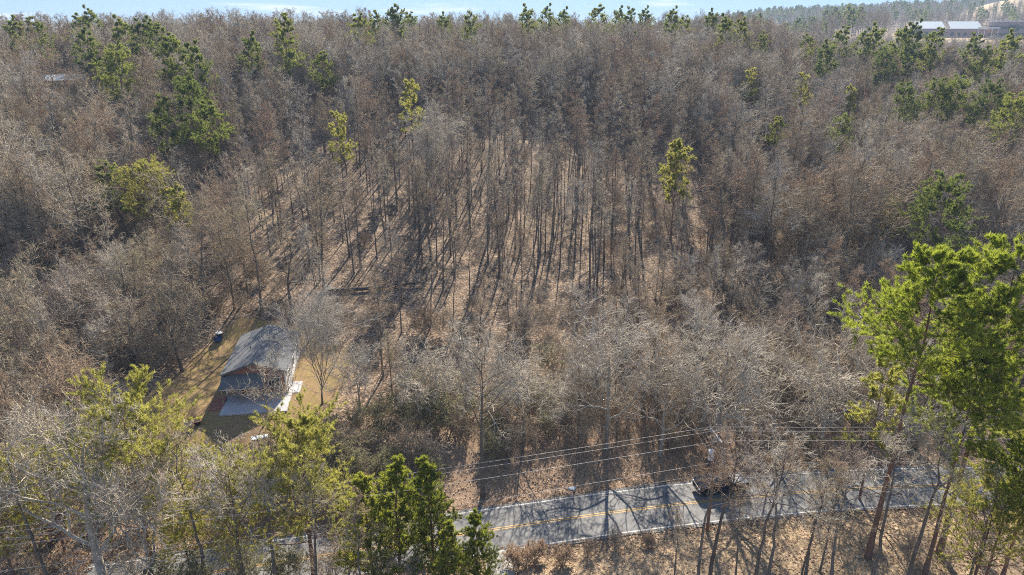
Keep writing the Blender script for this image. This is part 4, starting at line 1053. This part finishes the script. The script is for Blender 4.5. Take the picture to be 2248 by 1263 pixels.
# ------------------------------------------------------------------ yard things
M['blue_plastic'] = plain('blue_plastic', (.03, .08, .25), (.02, .06, .18), 3, .45)
M['lid'] = plain('pale_lid', (.72, .74, .74), (.6, .62, .62), 3, .5)
M['blue_tarp'] = plain('blue_tarp', (.06, .10, .55), (.04, .07, .4), 3, .5)
p = ground(483, 745); o = empty('trash_barrel', tuple(p)); tag(o, 'black barrel with pale round lid on the lawn above the house', 'barrel')
MB().rod((0, 0, -.02), (0, 0, 1.0), .36, .42, 16).build('body', M['dark'], o); MB().rod((0, 0, 1.0), (0, 0, 1.08), .5, .47, 18).build('lid', M['lid'], o)
p = ground(471, 752); o = empty('wheeled_bin', (p[0], p[1], p[2] + .3), .5, 1, 0, R(80)); tag(o, 'blue wheeled bin lying on the lawn beside the black barrel', 'bin')
MB().prism([(-.26, 0), (.26, 0), (.34, .95), (-.34, .95)], -.3, .3).build('body', M['blue_plastic'], o, bevel=.03); MB().box(-.38, .38, -.33, .33, .96, 1.04).build('lid', M['blue_plastic'], o)
for sg in (-1, 1): MB().rod((-.28, sg * .22, .08), (-.28, sg * .31, .08), .12, .12, 12).build('wheel', M['dark'], o)
for px, py, lab in ((414, 934, 'black pot with pale rim on the lawn, left of its twin'), (434, 933, 'black pot with pinkish rim on the lawn edge, right of its twin')):
    p = ground(px, py); o = empty('planter_pot', tuple(p)); tag(o, lab, 'pot', 'pots on the lawn')
    MB().rod((0, 0, -.02), (0, 0, .55), .3, .42, 14).build('body', M['dark'], o)
    ring = MB()
    for i in range(14):
        a0, a1 = 2 * math.pi * i / 14, 2 * math.pi * (i + 1) / 14
        ring.rod((.42 * math.cos(a0), .42 * math.sin(a0), .56), (.42 * math.cos(a1), .42 * math.sin(a1), .56), .05, .05, 6)
    ring.build('rim', M['lid'] if px < 420 else M['red_dirt'], o)
for px, py, h, lab in ((424, 925, 1.2, 'low dark bush between the two pots on the lawn'), (418, 942, 1.0, 'low dark bush in front of the two pots')):
    p = ground(px, py); shrub_at(p[0], p[1], 'twig1', h, lab, 'yard bushes')
p = ground(404, 968); o = empty('bucket', tuple(p)); tag(o, 'dark bucket with a tall hoop handle below the pots', 'bucket')
MB().rod((0, 0, -.02), (0, 0, .5), .32, .4, 14).build('body', M['dark'], o)
hp = MB()
for i in range(10):
    a0, a1 = math.pi * i / 10, math.pi * (i + 1) / 10
    hp.rod((.4 * math.cos(a0), 0, .5 + .6 * math.sin(a0)), (.4 * math.cos(a1), 0, .5 + .6 * math.sin(a1)), .03, .03, 6)
hp.build('handle', M['wood_post'], o)
p = ground(572, 972); o = empty('table', tuple(p), .3); tag(o, 'white table half hidden behind the broad yellow green pine', 'table')
MB().box(-.9, .9, -.4, .4, .72, .76).build('top', M['lid'], o, bevel=.01)
for x in (-.8, .8):
    for y in (-.32, .32): MB().rod((x, y, 0), (x, y, .72), .025, .025, 6).build('leg', M['dark'], o)
p = ground(696, 938); o = empty('tarp_bundle', tuple(p)); tag(o, 'crumpled bright blue tarp on the grass right of the patio', 'tarp')
bm = bmesh.new(); bmesh.ops.create_icosphere(bm, subdivisions=3, radius=1)
r_ = random.Random(9)
for v in bm.verts: v.co = Vector((v.co.x * .55, v.co.y * .5, max(-.02, v.co.z * .32))) * r_.uniform(.75, 1.2)
me = bpy.data.meshes.new('cover'); bm.to_mesh(me); bm.free(); me.materials.append(M['blue_tarp']); mobj('cover', me, o)
p = ground(1256, 1074); o = empty('litter_bag', tuple(p)); tag(o, 'small white litter bag on the far road verge under the wires', 'bag')
bm = bmesh.new(); bmesh.ops.create_icosphere(bm, subdivisions=2, radius=1)
for v in bm.verts: v.co = Vector((v.co.x * .42, v.co.y * .3, max(-.05, v.co.z * .3))) * r_.uniform(.7, 1.25)
me = bpy.data.meshes.new('bag'); bm.to_mesh(me); bm.free(); me.materials.append(M['lid']); mobj('bag', me, o)

# ------------------------------------------------------------------ pickup truck
M['truck_paint'] = plain('black_blue_paint', (.016, .022, .036), (.012, .016, .028), 1, .07, spec=.35)
M['bed_cover'] = plain('pale_bed_cover', (.52, .52, .52), (.44, .44, .45), 1.5, .55)
M['chrome'] = plain('chrome', (.6, .6, .62), (.5, .5, .52), 3, .2, 1.0)
M['rubber'] = plain('tyre_rubber', (.02, .02, .02), (.014, .014, .014), 5, .8)
M['amber'] = plain('amber_lens', (.65, .18, .03), (.5, .12, .02), 5, .2); M['headlamp'] = plain('headlamp_lens', (.75, .77, .8), (.6, .62, .66), 5, .1); M['red_lens'] = plain('red_lens', (.4, .02, .02), (.3, .01, .01), 5, .2)
tx_ = 22.1; ty_ = float(road_y(tx_)); sl_ = float((road_y(tx_ + 1) - road_y(tx_ - 1)) / 2)
hd = math.atan(sl_)
truck = empty('pickup_truck', (tx_ - math.sin(hd) * 1.62, ty_ + math.cos(hd) * 1.62, .04), hd + math.pi)
tag(truck, 'black pickup truck with pale bed cover driving on the road behind the pole', 'pickup truck')
W2 = .98           # local +x is forward
body = MB()
prof = [(-2.75, .55), (-2.75, 1.12), (-2.70, 1.18), (.95, 1.18), (1.15, 1.18), (2.35, 1.10), (2.62, .98), (2.70, .75), (2.66, .5), (2.3, .42),
        (2.22, .62), (2.02, .80), (1.74, .86), (1.46, .80), (1.26, .62), (1.18, .42), (-1.22, .42), (-1.30, .62), (-1.50, .80), (-1.78, .86), (-2.06, .80), (-2.26, .62), (-2.34, .45)]
body.prism(prof, -W2, W2).build('body', M['truck_paint'], truck, bevel=.03)
cabp = [(-.95, 1.16), (1.18, 1.16), (.42, 1.80), (.30, 1.86), (-.62, 1.86), (-.80, 1.80)]
cb = MB(); n_ = len(cabp); ins = lambda z: W2 - .04 - .22 * max(0, (z - 1.16) / .7)
cb.add([(x, -ins(z), z) for x, z in cabp] + [(x, ins(z), z) for x, z in cabp], [tuple(range(n_)), tuple(range(2 * n_ - 1, n_ - 1, -1))] + [(i, i + n_, (i + 1) % n_ + n_, (i + 1) % n_) for i in range(n_)])
cab = cb.build('cab', M['truck_paint'], truck, bevel=.02)
def pane(pts, off):
    v = [Vector(p) + Vector(off) for p in pts]; MB().add(v, [tuple(range(len(v)))]).build('window', M['glass'], cab)
for sg in (-1, 1):
    q = lambda x, z: (x, sg * (ins(z) + .006), z)
    pane([q(.98, 1.24), q(.10, 1.24), q(.10, 1.76), q(.38, 1.76)], (0, 0, 0)); pane([q(.03, 1.24), q(-.82, 1.24), q(-.72, 1.76), q(.03, 1.76)], (0, 0, 0))
    MB().box(.78, .95, sg * 1.0 - (.0 if sg > 0 else .18), sg * 1.0 + (.18 if sg > 0 else 0), 1.2, 1.36).build('mirror', M['dark'], truck, bevel=.02)
    MB().box(2.52, 2.69, sg * .8 - .14, sg * .8 + .14, .78, .97).build('headlight', M['headlamp'], truck, bevel=.015)
    MB().box(2.5, 2.68, sg * .9 - .06, sg * .9 + .085, .66, .77).build('turn_signal', M['amber'], truck)
    MB().box(-2.77, -2.68, sg * .88 - .09, sg * .88 + .095, .75, 1.1).build('tail_light', M['red_lens'], truck)
    MB().box(-.12, .04, sg * .985 - .012, sg * .985 + .012, 1.0, 1.04).build('door_handle', M['chrome'], truck)
    for x in (1.74, -1.78):
        w = empty('wheel', (x, sg * .84, .37)); w.parent = truck
        MB().rod((0, -.13, 0), (0, .13, 0), .37, .37, 22).build('tyre', M['rubber'], w, bevel=.03)
        MB().rod((0, -.135, 0), (0, .135, 0), .22, .22, 16).build('rim', M['chrome'], w)
e1, e2 = .05, .03
v = [(1.12, -ins(1.16) + .1, 1.20), (1.12, ins(1.16) - .1, 1.20), (.47, ins(1.76) - .08, 1.77), (.47, -ins(1.76) + .08, 1.77)]
pane(v, (.04, 0, .022))
pane([(-.93, -.75, 1.26), (-.93, .75, 1.26), (-.83, .66, 1.72), (-.83, -.66, 1.72)], (-.04, 0, 0))
MB().box(-2.68, -.98, -.9, .9, 1.185, 1.23).build('bed_cover', M['bed_cover'], truck, bevel=.012)
MB().box(2.6, 2.79, -.93, .93, .45, .62).build('bumper', M['chrome'], truck, bevel=.03); MB().box(-2.9, -2.74, -.93, .93, .48, .64).build('bumper', M['chrome'], truck, bevel=.03)
MB().box(2.62, 2.71, -.6, .6, .66, .96).build('grille', M['dark'], truck)

# ------------------------------------------------------------------ utility poles and wires
M['pole'] = plain('weathered_pole', (.30, .19, .13), (.21, .13, .09), 2, .9)
M['arm'] = plain('grey_crossarm', (.48, .45, .41), (.38, .35, .31), 2, .9)
M['tank'] = plain('transformer_grey', (.66, .68, .68), (.58, .6, .6), 2, .4)
M['wire'] = plain('bare_wire', (.55, .53, .50), (.45, .43, .4), 2, .5)
M['cable'] = plain('grey_cable', (.34, .32, .30), (.26, .25, .23), 2, .7)
POLES = []
def pole(x, label, tank=True, h=11.0):
    y = float(road_y(x)) - 4.3; z = tz(x, y)
    hd = math.atan(float((road_y(x + 1) - road_y(x - 1)) / 2))
    o = empty('utility_pole', (x, y, z), hd)
    tag(o, label, 'pole', 'roadside utility poles')
    MB().rod((0, 0, -.5), (0, 0, h), .16, .11, 12).build('shaft', M['pole'], o, smooth=True)
    arm = MB().box(-.22, -.1, -1.25, 1.25, h - .42, h - .28).build('crossarm', M['arm'], o)
    att = []
    for yy in (-1.15, .45, 1.15):
        MB().rod((-.16, yy, h - .28), (-.16, yy, h - .08), .05, .035, 8).build('insulator', M['lid'], arm); att.append((-.16, yy, h - .07))
    for sg in (-1, 1): MB().rod((-.1, sg * .8, h - .4), (-.02, 0, h - 1.1), .02, .02, 5).build('brace', M['arm'], o)
    if tank:
        t = MB().rod((-.42, .12, h - 2.9), (-.42, .12, h - 1.95), .27, .27, 16).build('transformer', M['tank'], o)
        MB().rod((-.42, .12, h - 1.95), (-.42, .12, h - 1.85), .29, .12, 16).build('lid', M['tank'], t)
        for yy in (.02, .22): MB().rod((-.42, yy, h - 1.87), (-.42, yy, h - 1.6), .035, .025, 8).build('bushing', M['lid'], t)
    att += [(.14, -.1, h - 3.1), (.16, .1, h - 4.4), (.16, -.1, h - 4.7)]
    mw = Matrix.Translation((x, y, z)) @ Matrix.Rotation(hd, 4, 'Z')
    POLES.append([mw @ Vector(a) for a in att])
pole(-62.0, 'wooden utility pole beyond the left edge of the view', False)
p_ = ground(1552, 1165)
pole(float(p_[0]), 'brown wooden utility pole with crossarm and pale transformer by the road', True)
pole(72.0, 'wooden utility pole beyond the right edge of the view', False)
NAMES_W = ['far side power line of the crossarm', 'middle power line of the crossarm', 'near side power line of the crossarm', 'single power line below the transformer', 'upper thick cable low on the pole', 'lowest thick cable on the pole']
ORD = [2, 1, 0, 3, 4, 5]
for a, b, side in ((0, 1, 'left'), (1, 2, 'right')):
    for k in range(6):
        i = ORD[k]; A, B = POLES[a][i], POLES[b][i]; L = (B - A).length
        t = np.linspace(0, 1, 25)[:, None]
        P = np.array(A)[None] * (1 - t) + np.array(B)[None] * t
        P[:, 2] -= (.009 * L) * 4 * (t * (1 - t))[:, 0]
        V, F = tubes(P[None], np.full((1, 25), .013 if k < 4 else .018), 6)
        tag(mobj('power_line' if k < 4 else 'cable', mesh_np('wire', V, [F], [M['wire' if k < 4 else 'cable']], smooth=True)), '%s, running %s from the utility pole' % (NAMES_W[k], side), 'wire', 'overhead wires')

# ------------------------------------------------------------------ far buildings
M['teal_roof'] = plain('teal_metal_roof', (.36, .46, .45), (.30, .40, .39), .6, .4)
M['cream'] = plain('cream_wall', (.70, .62, .48), (.60, .52, .40), .6, .8)
M['blue_roof'] = plain('pale_blue_metal_roof', (.33, .40, .47), (.29, .36, .42), .3, .7)
M['canopy'] = plain('white_roofing', (.75, .74, .70), (.66, .65, .62), .3, .7)
fz = tz(fx, fy)
o = empty('farmhouse', (fx, fy, fz), R(18)); tag(o, 'low cream house with pale roof among the trees at far left', 'house')
MB().box(-12, 12, -4, 4, -2, 2.9).build('wall', M['cream'], o)
MB().prism([(-4.5, 2.7), (0, 4.3), (4.5, 2.7), (4.5, 2.9), (0, 4.5), (-4.5, 2.9)], -12.4, 12.4, axis='x').build('roof', M['canopy'], o)
for x in (-9, -5, 3, 8):
    w = MB().box(x - .7, x + .7, -4.03, -3.99, .9, 2.2).build('window', M['glass'], o); MB().box(x - .8, x + .8, -4.08, -4.035, .78, .9).build('sill', M['trim'], w)
MB().box(-1.5, -.5, -4.03, -3.99, 0, 2.1).build('door', M['trim'], o)
def far_at(px, dist):
    d = ray(px, 60); d = d / math.hypot(d[0], d[1]); return d[0] * dist, d[1] * dist, math.atan2(d[0], d[1])
# school with two pale blue roofs
x, y, az_ = far_at(2085, 880); z = tz(x, y)
o = empty('school_hall', (x, y, z), -az_); tag(o, 'long brick school hall with two pale blue sloping roofs at upper right', 'school building')
MB().box(-42, 34, 0, 36, -3, 8.5).build('wall', M['school_brick'], o)
for x0, x1, e0, e1 in ((-34, -8, -28, -3), (-3, 24, 1, 29)):
    rf = MB().add([(e0, -.6, 8.6), (e1, -.6, 8.6), (x1, 22, 15.5), (x0, 22, 15.5), (e0, 36, 8.6), (e1, 36, 8.6)], [(0, 1, 2, 3), (3, 2, 5, 4), (0, 3, 4), (1, 5, 2)]).build('roof', M['blue_roof'], o)
MB().add([(-42, 0, 8.5), (-34, 0, 8.5), (-36, 22, 15.3), (-42.0, 36, 8.5), (-34, 36, 8.5)], [(0, 1, 2), (0, 2, 3), (2, 4, 3), (1, 4, 2)]).build('gable', M['school_brick'], o)
for k in range(12):
    xx = -38 + k * 5.7; MB().box(xx, xx + 2.6, -.06, -.02, 2.0, 5.0).build('window', M['glass'], o)
x, y, az_ = far_at(2226, 860); z = tz(x, y)
o = empty('school_block', (x, y, z), -az_); tag(o, 'flat roofed brick school block with dark window bands at the right edge', 'school building')
MB().box(-21, 26, 0, 26, -3, 15).build('wall', M['school_brick'], o)
MB().box(-21.4, 26.4, -.5, 26.4, 15, 16.0).build('parapet', M['canopy'], o)
for z0 in (2.2, 8.6): MB().box(-20, 25, -.07, -.02, z0, z0 + 2.6).build('window_band', M['glass'], o)
MB().box(-4, 4, -.14, -.08, 6.0, 12.4).build('stair_window', M['glass'], o)
x, y, az_ = far_at(2172, 850); z = tz(x, y)
o = empty('canopy', (x, y, z), -az_); tag(o, 'white flat canopy between the two school buildings', 'canopy')
MB().box(-9, 9, 0, 8, 9.0, 10.4).build('roof', M['canopy'], o)
for xx in (-8, -3, 3, 8): MB().box(xx - .3, xx + .3, .5, 1.1, -2, 9).build('post', M['canopy'], o)

# ------------------------------------------------------------------ haze: even air from below the ground to above the hills
hz = MB().box(-1700, 2900, -320, 3400, -60, 175).build('haze', bpy.data.materials.new('haze_air'))
tag(hz, 'thin blue winter haze over the woods', 'haze', kind='stuff')
hm = hz.data.materials[0]; hm.use_nodes = True; hn = hm.node_tree.nodes; hn.clear()
ho = hn.new('ShaderNodeOutputMaterial'); hv = hn.new('ShaderNodeVolumePrincipled')
hv.inputs['Color'].default_value = (.54, .73, 1.0, 1); hv.inputs['Density'].default_value = 0.00018; hv.inputs['Anisotropy'].default_value = 0.0
hv.inputs['Density Attribute'].default_value = ''; hv.inputs['Temperature Attribute'].default_value = ''
hm.node_tree.links.new(hv.outputs[0], ho.inputs['Volume'])
try: hm.cycles.homogeneous_volume = True
except Exception: pass
